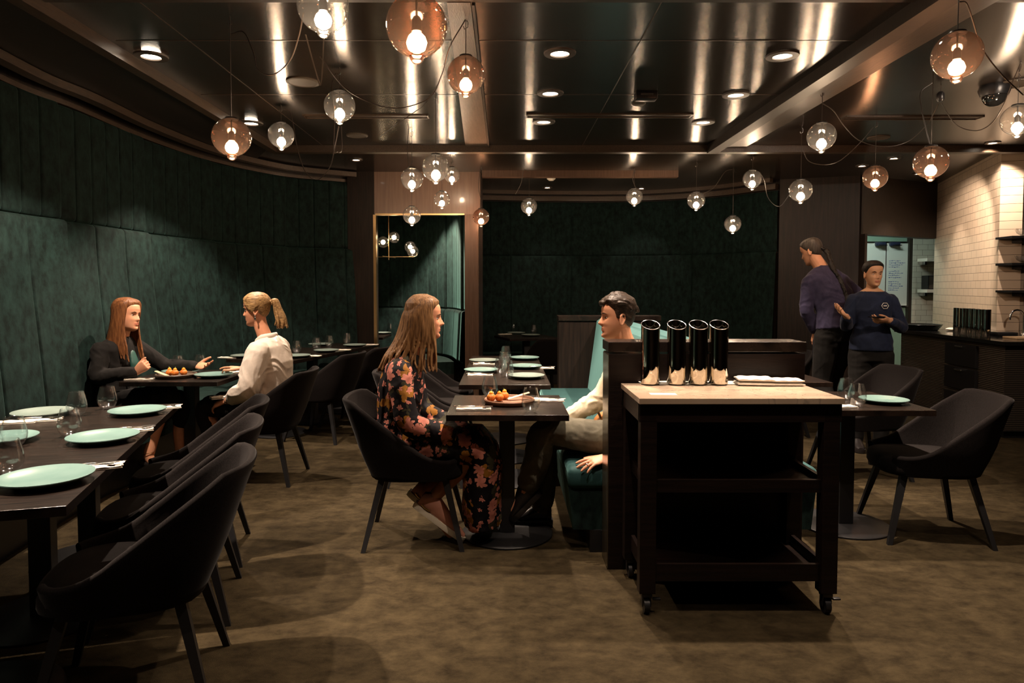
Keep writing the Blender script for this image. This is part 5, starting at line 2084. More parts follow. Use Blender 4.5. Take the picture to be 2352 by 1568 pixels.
for k in range(3):
    c = J(.272 + .012 * k, -.15 - .001 * k, .603 - .002 * k)
    u, v = frame(V((.95, 0, -.22)))
    tube(bm, [c + u * .031 * math.cos(a) + v * .031 * math.sin(a) for a in [2 * PI * i / 20 for i in range(21)]], .0022, 6)
F1.part('bracelet', bm, M['brass'])
# hair: long, parted, falling past the shoulders
bm = bmesh.new()
hair_cap(bm, F1.H, lambda p: .013 + .012 * sstep((-p.x + .02) / .08), jit=.002)
rr = random.Random(11)
Hm = F1.H
for i in range(64):
    u = i / 63
    a = math.radians(68 + 224 * u)     # round the back from one temple to the other
    ca, sa = math.cos(a), math.sin(a)
    part = V((.045 * (1 - abs(1 - 2 * u)) * 0 + .02 * ca, .012 * sa, .132))
    side = abs(sa)
    p1 = V((.012 + .062 * ca * (1.15 if ca < 0 else 1), .078 * sa, .100))
    bk = max(0, -ca)
    p2 = V((-.005 + .100 * ca - .012 * bk, .098 * sa, .03))
    p3 = V((-.010 + .104 * ca - .026 * bk + rr.uniform(-.006, .006), .104 * sa + rr.uniform(-.005, .005), -.06))
    ln = rr.uniform(-.012, .012)
    p4 = V((-.018 + .112 * ca - .045 * bk + rr.uniform(-.008, .008), .102 * sa + rr.uniform(-.006, .006), -.15))
    p5 = V((-.026 + .128 * ca - .065 * bk + rr.uniform(-.012, .012), .112 * sa + rr.uniform(-.01, .01), -.235 + ln + .02 * (ca < -.5)))
    p6 = V((-.020 + .128 * ca - .085 * bk + rr.uniform(-.014, .014) + (.02 * ca if ca < 0 else 0.0), .120 * sa, -.292 + ln))
    fw = .034 * sstep((ca + .05) / .3)
    p3.x += fw * .5; p4.x += fw; p5.x += fw * 1.1; p6.x += fw * .9
    lock(bm, [Hm @ q for q in (part, p1, p2, p3, p4, p5, p6)], .0135, .0055, 8, 5)
F1.part('hair', bm, H_floral, None, None, 0.0042, 2)

# ------------------------------------------------------------------ 2  man in the cream shirt
F2 = Fig(0.755, 3.90, PI, 'man with short brown hair in a cream shirt, seated on the teal banquette')
J = F2.J
F2.head(J(.115, 0.03, 1.250), yaw=0.05, pitch=0.0, s=1.03)
bm = bmesh.new()
head_mesh(bm, F2.H, {'nose': 1.1, 'chin': 1.4})
limb(bm, [J(.04, 0, 1.02), J(.06, 0.0, 1.08), J(.085, .02, 1.14), J(.10, .03, 1.20)], [.075, .064, .060, .058])
TS = [(J(.0, 0, .46), .16, .11), (J(-.01, 0, .56), .175, .12), (J(-.01, 0, .72), .155, .11), (J(.005, 0, .88), .175, .118), (J(.02, 0, .99), .19, .095), (J(.035, 0, 1.04), .12, .07), (J(.045, 0, 1.07), .06, .055)]
torso(bm, TS, F2.l)
# right arm (far): forearm out over the thigh; left arm: propped on the seat
RS, RE, RW = J(.03, -.19, .985), J(.16, -.225, .755), J(.425, -.20, .600)
LS, LE, LW = J(.03, .19, .985), J(.01, .235, .73), J(.185, .255, .505)
limb(bm, [RS, RE, RW], [.055, .045, .030])
limb(bm, [LS, LE, LW], [.055, .045, .030])
hand(bm, RW + F2.f * .01, F2.f * .9 + V((0, 0, -.42)), V((-.4, 0, 1)), F2.l, (.25, .3, .35, .4), s=1.08)
hand(bm, LW + F2.f * .01, F2.f * .88 + F2.l * .25 + V((0, 0, -.17)), V((0, -.25, 1)), -F2.l, (.12, .15, .2, .28), .16, .1, .8, s=1.10)
KL, KR = J(.52, .06, .605), J(.50, -.11, .53)
for s, K, A in ((1, KL, J(.61, .03, .285)), (-1, KR, J(.53, -.13, .115))):
    limb(bm, [J(.0, .09 * s, .54), (J(.0, .09 * s, .54) + K) / 2 + V((0, 0, .01)), K], [.09, .08, .06])
    limb(bm, [K, (K + A) / 2 + V((0.0, 0, .0)), A], [.058, .05, .036])
    toe = A + (F2.f * .09 + V((0, 0, -.14)) if s > 0 else F2.f * .16 + V((0, 0, -.075)))
    limb(bm, [A, A + V((0, 0, -.03)) + F2.f * .03, toe], [.036, .036, .026])
F2.body(bm, SK1, 0.0042)
F2.eyes(H_brown, M['irisbrown'])
bm = bmesh.new()
torso(bm, [(c + V((0, 0, .0)), a + .018, b + .020) for c, a, b in TS], F2.l)
limb(bm, [RS, (RS + RE) / 2, RE, (RE + RW) / 2, RW - F2.f * .02 + V((0, 0, .01))], [.078, .070, .064, .056, .042])
limb(bm, [LS, (LS + LE) / 2, LE, (LE + LW) / 2, LW - F2.f * .012], [.078, .070, .064, .056, .042])
# shirt tail lying over the lap
limb(bm, [J(.02, .10, .60), J(.12, .10, .625), J(.19, .09, .60)], [.10, .085, .05], flat=0.7, hint=(0, 0, 1))
M['cream'] = cloth_mat('cream_cotton', (0.62, 0.53, 0.38), (0.70, 0.61, 0.46), 0.85, 0.3, 14)
F2.cloth('shirt', bm, M['cream'], 0.008, 3, None, 0.011, 11, (1, 1, 1.5))
bm = bmesh.new()
torso(bm, [(J(-.02, 0, .45), .18, .13), (J(-.01, 0, .56), .185, .13), (J(-.01, 0, .64), .165, .12)], F2.l)
for s, K, A in ((1, KL, J(.61, .03, .285)), (-1, KR, J(.53, -.13, .115))):
    limb(bm, [J(.0, .09 * s, .54), (J(.0, .09 * s, .54) + K) / 2 + V((0, 0, .005)), K, (K + A) / 2, A + V((0, 0, .03))], [.105, .095, .078, .076, .070])
M['olive'] = cloth_mat('olive_cotton', (0.075, 0.068, 0.048), (0.105, 0.096, 0.068), 0.85, 0.3, 10)
F2.cloth('trousers', bm, M['olive'], 0.008, 4, None, 0.008, 8)
M['shoeblack'] = pm('black_leather', (0.012, 0.010, 0.010), 0.3)
A = J(.61, .03, .285)
sneaker(F2, A - F2.f * .075 + V((0, 0, -.04)), A + F2.f * .10 + V((0, 0, -.215)), V((0, 0, 1)) + F2.f * .9, F2.l, M['shoeblack'], M['shoeblack'])
A = J(.53, -.13, .115)
sneaker(F2, A - F2.f * .065 + V((0, 0, -.105)), A + F2.f * .205 + V((0, 0, -.105)), V((0, 0, 1)), F2.l, M['shoeblack'], M['shoeblack'])
bm = bmesh.new()
hd = (F2.f * .88 + F2.l * .25 + V((0, 0, -.17))).normalized()
c = LW + F2.f * .01 + hd * .118 * 1.1 + V((0, 0, -.004)) + F2.f.cross(V((0, 0, 1))) * 0
tt = hd.cross(V((0, -.25, 1)).normalized())
if tt.dot(-F2.l) < 0:
    tt = -tt
c = c + tt * (-.0105 * 1.1)
u, v = frame(hd)
tube(bm, [c + u * .0098 * math.cos(a) + v * .0098 * math.sin(a) for a in [2 * PI * i / 18 for i in range(19)]], .0018, 6)
F2.part('ring', bm, M['chrome'])
bm = bmesh.new()
hair_cap(bm, F2.H, lambda p: .006 + .012 * sstep((p.z - .02) / .07) , line=[(-.13, -.07), (-.10, -.062), (-.07, -.050), (-.045, -.040), (-.03, -.022), (-.01, -.002), (.0, .026), (.02, .030), (.04, .038), (.055, .050), (.070, .068), (.082, .084), (.09, .12)], jit=.004, seed=4)
rr = random.Random(5)
for i in range(110):
    a = rr.uniform(0, 2 * PI)
    q = math.sqrt(rr.random())
    x, y = -.008 + .088 * q * math.cos(a), .068 * q * math.sin(a)
    z = .116 - .056 * q * q
    out_ = V((x * 1.2, y, .07)).normalized()
    d = V((-.85 + rr.uniform(-.25, .25), rr.uniform(-.35, .35) + y * 3, rr.uniform(-.15, .2))).normalized()
    up = .016 + .014 * sstep((x + .03) / .09) + rr.uniform(-.004, .006)
    p0 = V((x, y, z))
    d = d * (0.35 + 0.65 * sstep((x + .06) / .10)) + V((0, 0, -.5 * sstep((.0 - x) / .06)))
    up *= 0.45 + 0.55 * sstep((x + .07) / .08)
    lock(bm, [F2.H @ p0, F2.H @ (p0 + out_ * up * .8 + d * .004), F2.H @ (p0 + out_ * up * 1.05 + d * .024), F2.H @ (p0 + out_ * up * .75 + d * .048), F2.H @ (p0 + out_ * up * .35 + d * .066)], .0120, .0055, 8, 4)
F2.part('hair', bm, H_brown, None, None, 0.0042, 1)

# leather bag beside the man
p = V((0.70, 4.24, 0.462))
t = thing('leather_bag', p, 0, 'tan leather bag on the teal bench behind the arm of the man', 'bag')
bm = bmesh.new()
ell(bm, (0, 0, .10), (.15, .07, .10), 24, 14)
for v in bm.verts:
    v.co.z = max(v.co.z, 0.004) + .006 * mnoise.noise(v.co * 14)
M['tan'] = nm('tan_leather', (0.30, 0.11, 0.025), (0.40, 0.16, 0.04), 9, rough=0.45, bump=0.2, bscale=40, bdist=0.004)
obj('body', bm, M['tan'], t)
bm = bmesh.new()
tube(bm, catmull([(-.10, -.03, .15), (-.12, -.04, .22), (-.02, -.04, .26), (.08, -.03, .22), (.10, -.02, .15)], 6), .008, 8)
obj('handle', bm, M['tan'], t)

# ------------------------------------------------------------------ 3  red haired woman
F3 = Fig(-2.925, 5.16, math.radians(-10), 'woman with long auburn hair in a black blazer seated at the left wall')
J = F3.J
F3.head(J(.085, .0, 1.212), yaw=math.radians(2), pitch=0.02, roll=-.06)
bm = bmesh.new()
head_mesh(bm, F3.H)
limb(bm, [J(.02, 0, .99), J(.03, 0, 1.05), J(.055, 0, 1.13), J(.065, 0, 1.19)], [.062, .052, .050, .052])
TS = [(J(-.02, 0, .46), .16, .11), (J(-.03, 0, .56), .175, .12), (J(-.03, 0, .70), .14, .10), (J(-.01, 0, .86), .155, .112), (J(.01, 0, .975), .172, .088), (J(.025, 0, 1.02), .11, .065), (J(.03, 0, 1.05), .055, .05)]
torso(bm, TS, F3.l)
RS, RE, RW = J(.0, -.175, .955), J(.02, -.235, .775), J(.27, -.17, .805)
LS, LE, LW = J(.0, .175, .955), J(.17, .30, .80), J(.44, .29, .80)
for S, E, Wr in ((RS, RE, RW), (LS, LE, LW)):
    limb(bm, [S, E, Wr], [.048, .039, .027])
hand(bm, RW + F3.f * .012, F3.f * .75 + F3.l * .1 + V((0, 0, .55)), V((.35, -.9, .1)), V((0, .2, 1)) - F3.f * .3, (1.0, 1.05, 1.1, 1.15), .02, .5, .35)
hand(bm, LW + F3.f * .012, F3.f * .95 - F3.l * .1 + V((0, 0, .03)), V((0, .55, -.8)), V((0, 0, 1)) + F3.l * .5, (.25, .3, .4, .5), .05, .3, .8)
for s, K, A in ((-1, J(.43, -.02, .615), J(.36, -.16, .19)), (1, J(.46, .11, .54), J(.44, .10, .11))):
    limb(bm, [J(.0, .09 * s, .535), (J(.0, .09 * s, .535) + K) / 2, K], [.09, .08, .06])
    limb(bm, [K, (K + A) / 2 - F3.f * .02, A], [.057, .052, .036])
    limb(bm, [A, A + F3.f * .03 + V((0, 0, -.04)), A + F3.f * .15 + V((0, 0, -.09))], [.036, .034, .022])
F3.body(bm, SK1, 0.0046)
F3.eyes(H_red, M['irisbrown'], None, 0.75)
bm = bmesh.new()
torso(bm, [(c, a + .018, b + .018) for c, a, b in TS[:-1]] + [(J(.022, 0, 1.045), .075, .06)], F3.l)
for S, E, Wr in ((RS, RE, RW), (LS, LE, LW)):
    limb(bm, [S, (S + E) / 2, E, (E + Wr) / 2, Wr - (Wr - E).normalized() * .012], [.070, .062, .056, .050, .041])
M['blazer'] = cloth_mat('black_wool', (0.0045, 0.004, 0.0037), (0.0085, 0.0075, 0.0068), 0.9, 0.3, 10, 0.02)
F3.cloth('blazer', bm, M['blazer'], 0.009, 3, None, 0.007, 9)
bm = bmesh.new()
limb(bm, [J(.130, .01, .80), J(.128, .01, .85), J(.112, .01, .92)], [.040, .042, .030], flat=0.55, hint=F3.f)
F3.cloth('green_top', bm, pm('dark_green_silk', (0.012, 0.06, 0.05), 0.5), 0.006, 2)
bm = bmesh.new()
for s, K, A in ((-1, J(.43, -.02, .615), J(.36, -.16, .19)), (1, J(.46, .11, .54), J(.44, .10, .11))):
    limb(bm, [J(-.02, .09 * s, .535), (J(.0, .09 * s, .535) + K) / 2, K, K + (A - K) * .3], [.11, .10, .085, .075])
F3.cloth('skirt', bm, M['blazer'], 0.009, 4, None, 0.006, 8)
for A in (J(.36, -.16, .19), J(.44, .10, .11)):
    bm = bmesh.new()
    limb(bm, [A + F3.f * -.03 + V((0, 0, -.055)), A + F3.f * .05 + V((0, 0, -.065)), A + F3.f * .17 + V((0, 0, -.10))], [.040, .042, .026], flat=0.8, hint=(0, 0, 1))
    F3.part('shoe', bm, M['shoeblack'])
bm = bmesh.new()
c = J(.36, -.16, .215)
tube(bm, [c + V((.040 * math.cos(a), .040 * math.sin(a), .006 * math.cos(a))) for a in [2 * PI * i / 20 for i in range(21)]], .0022, 6)
F3.part('anklet', bm, M['brass'])
bm = bmesh.new()
hair_cap(bm, F3.H, lambda p: .012 + .010 * sstep((-p.x + .02) / .08), jit=.002)
rr = random.Random(3)
for i in range(60):
    u = i / 59
    a = math.radians(62 + 236 * u)
    ca, sa = math.cos(a), math.sin(a)
    fr = sstep((ca + .2) / .6)         # the front locks fall forward over the blazer
    pts = [V((.018 * ca, .012 * sa, .130)), V((.012 + .062 * ca, .078 * sa, .098)), V((-.005 + .094 * ca, .092 * sa, .03)), V((-.014 + .096 * ca, .094 * sa, -.06)),
           V((-.025 + .105 * ca + .02 * fr, .092 * sa, -.15)), V((-.035 + .115 * ca + .05 * fr + rr.uniform(-.01, .01), .095 * sa, -.24)),
           V((-.045 + .12 * ca + .085 * fr + rr.uniform(-.01, .01), .095 * sa + rr.uniform(-.01, .01), -.275 - .07 * fr + rr.uniform(-.015, .012)))]
    lock(bm, [F3.H @ q for q in pts], .0135, .0055, 8, 5)
F3.part('hair', bm, H_red, None, None, 0.0046, 2)

# ------------------------------------------------------------------ 4  blonde woman in the white shirt
F4 = Fig(-1.755, 5.06, PI - math.radians(5), 'blonde woman with a ponytail in a loose white shirt, seated on a chair')
J = F4.J
F4.head(J(.085, .0, 1.255), yaw=math.radians(9), pitch=0.10)
bm = bmesh.new()
head_mesh(bm, F4.H, {'nose': .95})
limb(bm, [J(.01, 0, 1.00), J(.025, 0, 1.06), J(.055, 0, 1.14), J(.07, 0, 1.20)], [.062, .052, .049, .051])
TS = [(J(-.02, 0, .46), .16, .11), (J(-.03, 0, .56), .17, .115), (J(-.04, 0, .70), .14, .10), (J(-.03, 0, .86), .155, .108), (J(-.005, 0, .97), .17, .085), (J(.01, 0, 1.02), .11, .065), (J(.018, 0, 1.045), .055, .05)]
torso(bm, TS, F4.l)
LS, LE, LW = J(-.005, .175, .955), J(.05, .235, .70), J(.24, .17, .60)
RS, RE, RW = J(-.005, -.175, .955), J(.10, -.21, .80), J(.255, -.11, .800)
for S, E, Wr in ((RS, RE, RW), (LS, LE, LW)):
    limb(bm, [S, E, Wr], [.047, .038, .026])
hand(bm, LW + F4.f * .008, F4.f * .9 + V((0, 0, -.35)), V((0, -.5, 1)), -F4.l, (.4, .45, .5, .55))
hand(bm, RW + F4.f * .008, F4.f * .97 + V((0, 0, .12)), V((0, .1, 1)), F4.l, (.18, .42, .5, .55), .06, .25, .55)
for s in (-1, 1):
    K, A = J(.44, .09 * s, .535), J(.36, .08 * s, .11)
    limb(bm, [J(.0, .09 * s, .53), (J(.0, .09 * s, .53) + K) / 2, K], [.088, .078, .058])
    limb(bm, [K, (K + A) / 2 - F4.f * .02, A], [.056, .05, .036])
    limb(bm, [A, A + F4.f * .03 + V((0, 0, -.045)), A + F4.f * .15 + V((0, 0, -.085))], [.036, .034, .022])
F4.body(bm, SK2, 0.0046)
F4.eyes(H_blonde, M['irisblue'])
bm = bmesh.new()
torso(bm, [(J(-.02, 0, .50), .185, .145)] + [(c - F4.f * .008, a + .028, b + .030) for c, a, b in TS[1:-1]] + [(J(.008, 0, 1.045), .085, .075)], F4.l)
for S, E, Wr in ((RS, RE, RW), (LS, LE, LW)):
    limb(bm, [S, (S + E) / 2, E, E + (Wr - E) * .40, E + (Wr - E) * .66], [.082, .086, .082, .072, .056])
M['whiteshirt'] = cloth_mat('white_cotton', (0.66, 0.58, 0.50), (0.74, 0.66, 0.58), 0.85, 0.3, 12)
sh_ = F4.cloth('shirt', bm, M['whiteshirt'], 0.008, 3, None, 0.016, 8, (1, 1, .8))
bm = bmesh.new()
pts = []
for i in range(21):
    a = math.radians(-150 + 300 * i / 20)
    pts.append(J(.012 - .070 * math.cos(a), .072 * math.sin(a), 1.065 - .012 * (1 - math.cos(a)) - .03 * max(0, -math.cos(a))))
tube(bm, pts, [.013] * 21, 10, True, hint=(0, 0, 1), flat=1.8)
F4.part('collar', bm, M['whiteshirt'], sh_)
bm = bmesh.new()
torso(bm, [(J(-.02, 0, .45), .175, .125), (J(-.03, 0, .56), .18, .125), (J(-.03, 0, .60), .17, .12)], F4.l)
for s in (-1, 1):
    K, A = J(.44, .09 * s, .535), J(.36, .08 * s, .11)
    limb(bm, [J(.0, .09 * s, .53), (J(.0, .09 * s, .53) + K) / 2, K, (K + A) / 2, A + V((0, 0, .03))], [.10, .09, .072, .064, .055])
F4.cloth('trousers', bm, M['blazer'], 0.009, 4, None, 0.006, 8)
for s in (-1, 1):
    A = J(.36, .08 * s, .11)
    sneaker(F4, A - F4.f * .06 + V((0, 0, -.10)), A + F4.f * .20 + V((0, 0, -.10)), V((0, 0, 1)), F4.l, M['shoeblack'], M['shoeblack'])
bm = bmesh.new()
for s in (1,):
    c = F4.H @ V((-.008, .083 * s, -.045))
    ell(bm, c, (.005, .004, .008), 10, 8)
    ell(bm, c + V((0, 0, -.018)), (.007, .004, .012), 10, 8)
F4.part('earring', bm, M['chrome'])
bm = bmesh.new()
c = LW - (LW - LE).normalized() * .01
u, v = frame((LW - LE).normalized())
tube(bm, [c + u * .031 * math.cos(a) + v * .031 * math.sin(a) for a in [2 * PI * i / 20 for i in range(21)]], .002, 6)
F4.part('bracelet', bm, M['chrome'])
bm = bmesh.new()
hair_cap(bm, F4.H, lambda p: .008 + .007 * sstep((p.z + .02) / .08), jit=.0015,
         line=[(-.13, -.10), (-.10, -.078), (-.075, -.060), (-.05, -.040), (-.03, -.026), (-.012, -.008), (.006, .022), (.03, .046), (.045, .054), (.060, .068), (.074, .088), (.082, .12)])
rr = random.Random(8)
tie = V((-.112, 0, .035))
for i in range(44):                    # combed back to the tie
    a = rr.uniform(-1.0, 1.0)
    s = 1 if i % 2 else -1
    z0 = -.02 + .095 * abs(a)
    x0 = lerp_tab([(-.03, -.005), (.0, .03), (.03, .050), (.06, .068), (.09, .05)], z0) - .004
    st = None
    for q in range(80):
        hp = head_point(z0, s * PI * q / 80, False)
        if hp.x <= x0:
            st = hp
            break
    mid = None
    zm = z0 * .6 + .035
    hp = head_point(zm, s * PI * .55, False)
    hp2 = head_point(zm * .7 + .02, s * PI * .82, False)
    o_ = lambda q: q + V((q.x, q.y * 1.2, q.z * .6)).normalized() * .011
    lock(bm, [F4.H @ o_(st), F4.H @ o_(hp), F4.H @ o_(hp2), F4.H @ tie], .009, .006, 7, 5)
for i in range(26):                    # the tail
    a = 2 * PI * i / 26
    r = .30 + .7 * rr.random()
    off = V((.030 * r * math.cos(a), .034 * r * math.sin(a), 0))
    lock(bm, [F4.H @ q for q in (tie, tie + V((-.030, off.y * .5, .022)) + off * .4, V((-.158, 0, -.02)) + off, V((-.172, 0, -.08)) + off * 1.35, V((-.176 + rr.uniform(-.012, .02), 0, -.135 + rr.uniform(-.02, .015))) + off * 1.45)], .0150, .007, 7, 5)
hr = F4.part('hair', bm, H_blonde, None, None, 0.0042, 2)
bm = bmesh.new()
Tt = F4.H
tube(bm, [Tt @ (tie + V((-.012, .024 * math.cos(a), .024 * math.sin(a) + .004))) for a in [2 * PI * i / 18 for i in range(19)]], .005, 8)
F4.part('hair_tie', bm, H_blonde, hr)
p = J(.30, .17, .575)
single('lap_napkin', soft_pad(.11, .09, .02, 21), M['linen'], (p.x, p.y, .615), 'white napkin on the lap of the blonde woman', 'napkin', None, .6)

# ------------------------------------------------------------------ 5  waitress
F5 = Fig(3.19, 5.92, math.radians(-104), 'waitress in a navy top with black hair tied back, standing by the bar')
J = F5.J
F5.head(J(.02, .0, 1.535), yaw=math.radians(13), pitch=0.05, s=0.92)
bm = bmesh.new()
head_mesh(bm, F5.H, {'nose': .8})
limb(bm, [J(-.02, 0, 1.34), J(-.01, 0, 1.40), J(.0, 0, 1.45), J(.008, 0, 1.49)], [.058, .048, .046, .046])
TS = [(J(.0, 0, .84), .145, .105), (J(-.01, 0, .95), .155, .105), (J(.0, 0, 1.09), .118, .088), (J(.01, 0, 1.22), .135, .098), (J(-.005, 0, 1.335), .150, .078), (J(-.012, 0, 1.385), .10, .06), (J(-.015, 0, 1.415), .052, .048)]
torso(bm, TS, F5.l)
# her right arm reaches out to the left of the picture, her left forearm crosses in front
RS, RE, RW = J(-.01, -.145, 1.305), J(.02, -.205, 1.09), J(.19, -.245, 1.175)
LS, LE, LW = J(-.01, .145, 1.305), J(.0, .235, 1.08), J(.205, .075, 1.145)
for S, E, Wr in ((RS, RE, RW), (LS, LE, LW)):
    limb(bm, [S, E, Wr], [.046, .036, .025])
hand(bm, RW, V((-.75, -.25, .45)), V((.1, .4, -.8)), V((.2, -.2, 1)), (.25, .3, .35, .45), .1, .1, .9)
hand(bm, LW, V((-.95, -.15, -.06)), V((.0, -.55, -.8)), V((0, -.6, .7)), (.45, .5, .55, .6), .04, .3, .5)
for s in (-1, 1):
    K, A = J(.01, .095 * s, .47), J(-.02, .10 * s, .09)
    limb(bm, [J(.0, .085 * s, .86), J(.01, .09 * s, .66), K], [.085, .075, .052])
    limb(bm, [K, J(-.015, .1 * s, .30), A], [.050, .048, .034])
    limb(bm, [A, A + F5.f * .03 + V((0, 0, -.035)), A + F5.f * .14 + V((0, 0, -.065))], [.034, .032, .022])
F5.body(bm, SK3, 0.0046)
F5.eyes(H_black, M['irisbrown'], None, 0.8)
bm = bmesh.new()
torso(bm, [(J(.0, 0, .88), .175, .130), (J(.0, 0, .95), .172, .125)] + [(c, a + .018, b + .020) for c, a, b in TS[2:5]] + [(J(-.012, 0, 1.365), .130, .075), (J(-.012, 0, 1.385), .105, .062)], F5.l)
for S, E, Wr in ((RS, RE, RW), (LS, LE, LW)):
    limb(bm, [S, (S + E) / 2, E, (E + Wr) / 2, E + (Wr - E) * .84], [.060, .056, .052, .047, .041])
M['navy'] = cloth_mat('navy_jersey', (0.008, 0.013, 0.032), (0.013, 0.020, 0.048), 0.85, 0.3, 9)
tp = F5.cloth('navy_top', bm, M['navy'], 0.008, 3, None, 0.008, 7, (1, 1, .7))
# hexagon badge printed on the chest
c = J(.126, .070, 1.265)
nrm = (F5.f * 1.0 + F5.l * .25 + V((0, 0, .12))).normalized()
u = V((0, 0, 1)).cross(nrm).normalized()
v = nrm.cross(u)
bm = bmesh.new()
hx = [c + (u * math.cos(a) * .030 + v * math.sin(a) * .027) for a in [PI / 3 * i for i in range(7)]]
tube(bm, hx, .0026, 6)
for a, b in ((-.014, .014),):
    tube(bm, [c + u * a, c + u * b], .0058, 6, hint=nrm, flat=0.5)
F5.part('hexagon_logo', bm, pm('logo_white', (.6, .58, .55), .7), tp)
bm = bmesh.new()
torso(bm, [(J(.0, 0, .78), .165, .118), (J(-.005, 0, .90), .175, .12), (J(.0, 0, .98), .15, .105)], F5.l)
for s in (-1, 1):
    K, A = J(.01, .095 * s, .47), J(-.02, .10 * s, .09)
    limb(bm, [J(.0, .085 * s, .84), J(.01, .09 * s, .66), K, J(-.01, .1 * s, .28), A + V((0, 0, .0))], [.098, .088, .070, .064, .060])
F5.cloth('trousers', bm, M['blazer'], 0.009, 3, None, 0.006, 7)
for s in (-1, 1):
    A = J(-.02, .10 * s, .09)
    sneaker(F5, A - F5.f * .06 + V((0, 0, -.085)), A + F5.f * .19 + V((0, 0, -.085)), V((0, 0, 1)), F5.l, M['shoeblack'], M['shoeblack'])
bm = bmesh.new()
hair_cap(bm, F5.H, lambda p: .007 + .006 * sstep((p.z) / .08), jit=.001)
ell(bm, F5.H @ V((-.115, 0, .045)), (.045, .045, .042), 18, 12)
rr = random.Random(6)
for i in range(0):
    s = 1 if i % 2 else -1
    lock(bm, [F5.H @ V((.035, s * .072, .03)), F5.H @ V((.025, s * .080, -.02)), F5.H @ V((.012 + rr.uniform(-.02, .02), s * .084, -.08 - .02 * rr.random()))], .004, .0015, 6, 4)
F5.part('hair', bm, H_black, None, None, 0.0042, 2)
p = LW + V((-.115, -.03, .03))
single('phone', bx((0, 0, 0), (.12, .06, .009), 0, .003), M['granite'], p, 'dark phone in the left hand of the waitress', 'phone', None, .1)

# ------------------------------------------------------------------ 6  waiter bending away
F6 = Fig(3.03, 6.25, math.radians(98), 'tall waiter in a purple shirt with a long dark braid, walking away bent forward')
J = F6.J
F6.head(J(.20, .12, 1.755), yaw=math.radians(38), pitch=0.34)
bm = bmesh.new()
head_mesh(bm, F6.H)
limb(bm, [J(.10, .06, 1.56), J(.125, .075, 1.62), J(.155, .10, 1.68), J(.18, .115, 1.73)], [.072, .062, .058, .056])
TS = [(J(-.02, 0, .96), .165, .11), (J(-.03, 0, 1.06), .17, .115), (J(-.01, 0, 1.20), .155, .105), (J(.03, .02, 1.36), .18, .115), (J(.075, .05, 1.50), .205, .095), (J(.10, .06, 1.56), .13, .07), (J(.115, .07, 1.595), .065, .055)]
torso(bm, TS, F6.l)
LS, LE, LW = J(.06, .225, 1.46), J(.06, .245, 1.215), J(.08, .14, 1.005)
RS, RE, RW = J(.06, -.125, 1.46), J(-.02, -.31, 1.27), J(.05, -.36, 1.08)
for S, E, Wr in ((RS, RE, RW), (LS, LE, LW)):
    limb(bm, [S, E, Wr], [.054, .043, .029])
hand(bm, LW, V((.0, .0, -1)) + F6.f * .15, F6.l * 1.0, F6.f, (.35, .4, .45, .5), s=1.05)
hand(bm, RW, F6.f * .9 - F6.l * .2 + V((0, 0, -.2)), -F6.l + V((0, 0, .5)), V((0, 0, 1)), (.45, .5, .55, .6), s=1.05)
LEG = ((-1, J(.16, -.10, .56), J(.02, -.10, .12)), (1, J(.02, .10, .55), J(-.20, .10, .16)))
for s, K, A in LEG:
    limb(bm, [J(-.02, .09 * s, .98), (J(-.02, .09 * s, .98) + K) / 2, K], [.092, .082, .058])
    limb(bm, [K, (K + A) / 2 - F6.f * .02, A], [.055, .052, .036])
    limb(bm, [A, A + F6.f * .03 + V((0, 0, -.04)), A + F6.f * .15 + V((0, 0, -.085))], [.036, .034, .024])
F6.body(bm, SK1, 0.005)
F6.eyes(H_grey, M['irisbrown'])
bm = bmesh.new()
torso(bm, [(J(-.03, 0, 1.04), .190, .135)] + [(c, a + .018, b + .020) for c, a, b in TS[2:-1]] + [(J(.115, .07, 1.60), .082, .072)], F6.l)
for S, E, Wr in ((RS, RE, RW), (LS, LE, LW)):
    limb(bm, [S, (S + E) / 2, E, (E + Wr) / 2, Wr + (E - Wr).normalized() * .03], [.064, .062, .058, .052, .044])
M['purple'] = cloth_mat('purple_cotton', (0.026, 0.022, 0.050), (0.040, 0.034, 0.072), 0.85, 0.3, 9)
F6.cloth('shirt', bm, M['purple'], 0.009, 3, None, 0.010, 8)
bm = bmesh.new()
torso(bm, [(J(-.02, 0, .94), .18, .125), (J(-.03, 0, 1.06), .180, .125), (J(-.025, 0, 1.12), .165, .115)], F6.l)
for s, K, A in LEG:
    limb(bm, [J(-.02, .09 * s, .97), (J(-.02, .09 * s, .98) + K) / 2, K, (K + A) / 2, A], [.108, .098, .080, .074, .068])
F6.cloth('trousers', bm, M['blazer'], 0.010, 3, None, 0.006, 7)
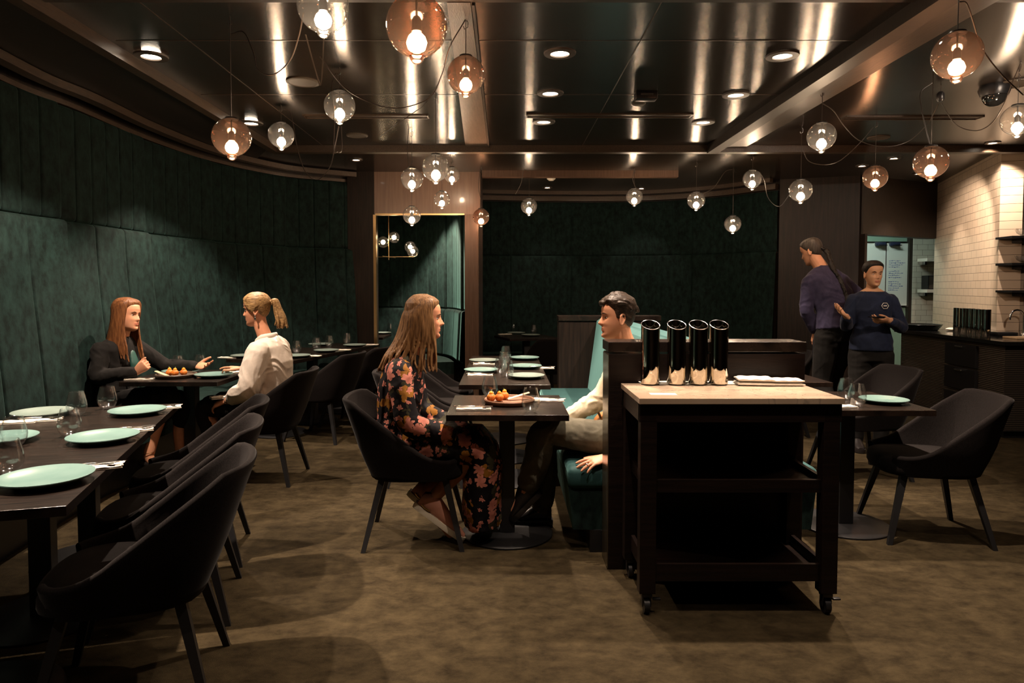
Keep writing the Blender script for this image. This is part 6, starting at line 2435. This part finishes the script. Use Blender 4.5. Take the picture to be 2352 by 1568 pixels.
for s, K, A in LEG:
    dz = -.11 if s < 0 else -.10
    sneaker(F6, A - F6.f * .065 + V((0, 0, dz + (0 if s < 0 else .03))), A + F6.f * .205 + V((0, 0, dz - (0 if s < 0 else .05))), V((0, 0, 1)), F6.l, M['shoeblack'], M['shoeblack'])
bm = bmesh.new()
hair_cap(bm, F6.H, lambda p: .008 + .008 * sstep((-p.x) / .08), jit=.0015)
F6.part('hair', bm, H_grey, None, None, 0.0046, 1)
bm = bmesh.new()
bp_ = catmull([F6.H @ V((-.10, 0, .0)), F6.H @ V((-.135, 0, -.06)), J(.0, .03, 1.60), J(-.055, .0, 1.50), J(-.105, -.03, 1.36), J(-.135, -.04, 1.22), J(-.14, -.045, 1.14)], 8)
for ph in (0, 2 * PI / 3, 4 * PI / 3):
    pts, rad = [], []
    for i, q in enumerate(bp_):
        u = i / (len(bp_) - 1)
        pts.append(q + F6.l * .014 * math.sin(ph + u * 34) * (1 - .4 * u) + F6.f * .008 * math.cos(ph + 2 * u * 34))
        rad.append(.0165 * (1 - .45 * u))
    tube(bm, pts, rad, 10, True)
F6.part('braid', bm, H_black, None, 'long dark braid', 0.0046, 1)
p = LW + V((.10, -.02, -.13))
single('menu_folder', bx((0, 0, 0), (.24, .012, .30), 0, .003), pm('navy_cover', (.008, .010, .018), .4), p, 'dark menu folder in the hand of the bending waiter', 'menu', None, -.25)
# ================================================================== RENDER LOOK
wd = bpy.data.worlds.new('world')
sc.world = wd
wd.use_nodes = True
wd.node_tree.nodes['Background'].inputs[0].default_value = (0.9, 0.7, 0.5, 1)
wd.node_tree.nodes['Background'].inputs[1].default_value = 0.004
sc.view_settings.view_transform = 'Standard'
sc.view_settings.look = 'None'
sc.view_settings.gamma = 1.0
sc.view_settings.exposure = 0.2
sc.view_settings.use_curve_mapping = False
cy = sc.cycles
cy.use_denoising = True
cy.max_bounces = 8
cy.diffuse_bounces = 3
cy.glossy_bounces = 4
cy.transparent_max_bounces = 24
cy.transmission_bounces = 6
cy.caustics_reflective = False
cy.caustics_refractive = False
cy.sample_clamp_indirect = 4.0
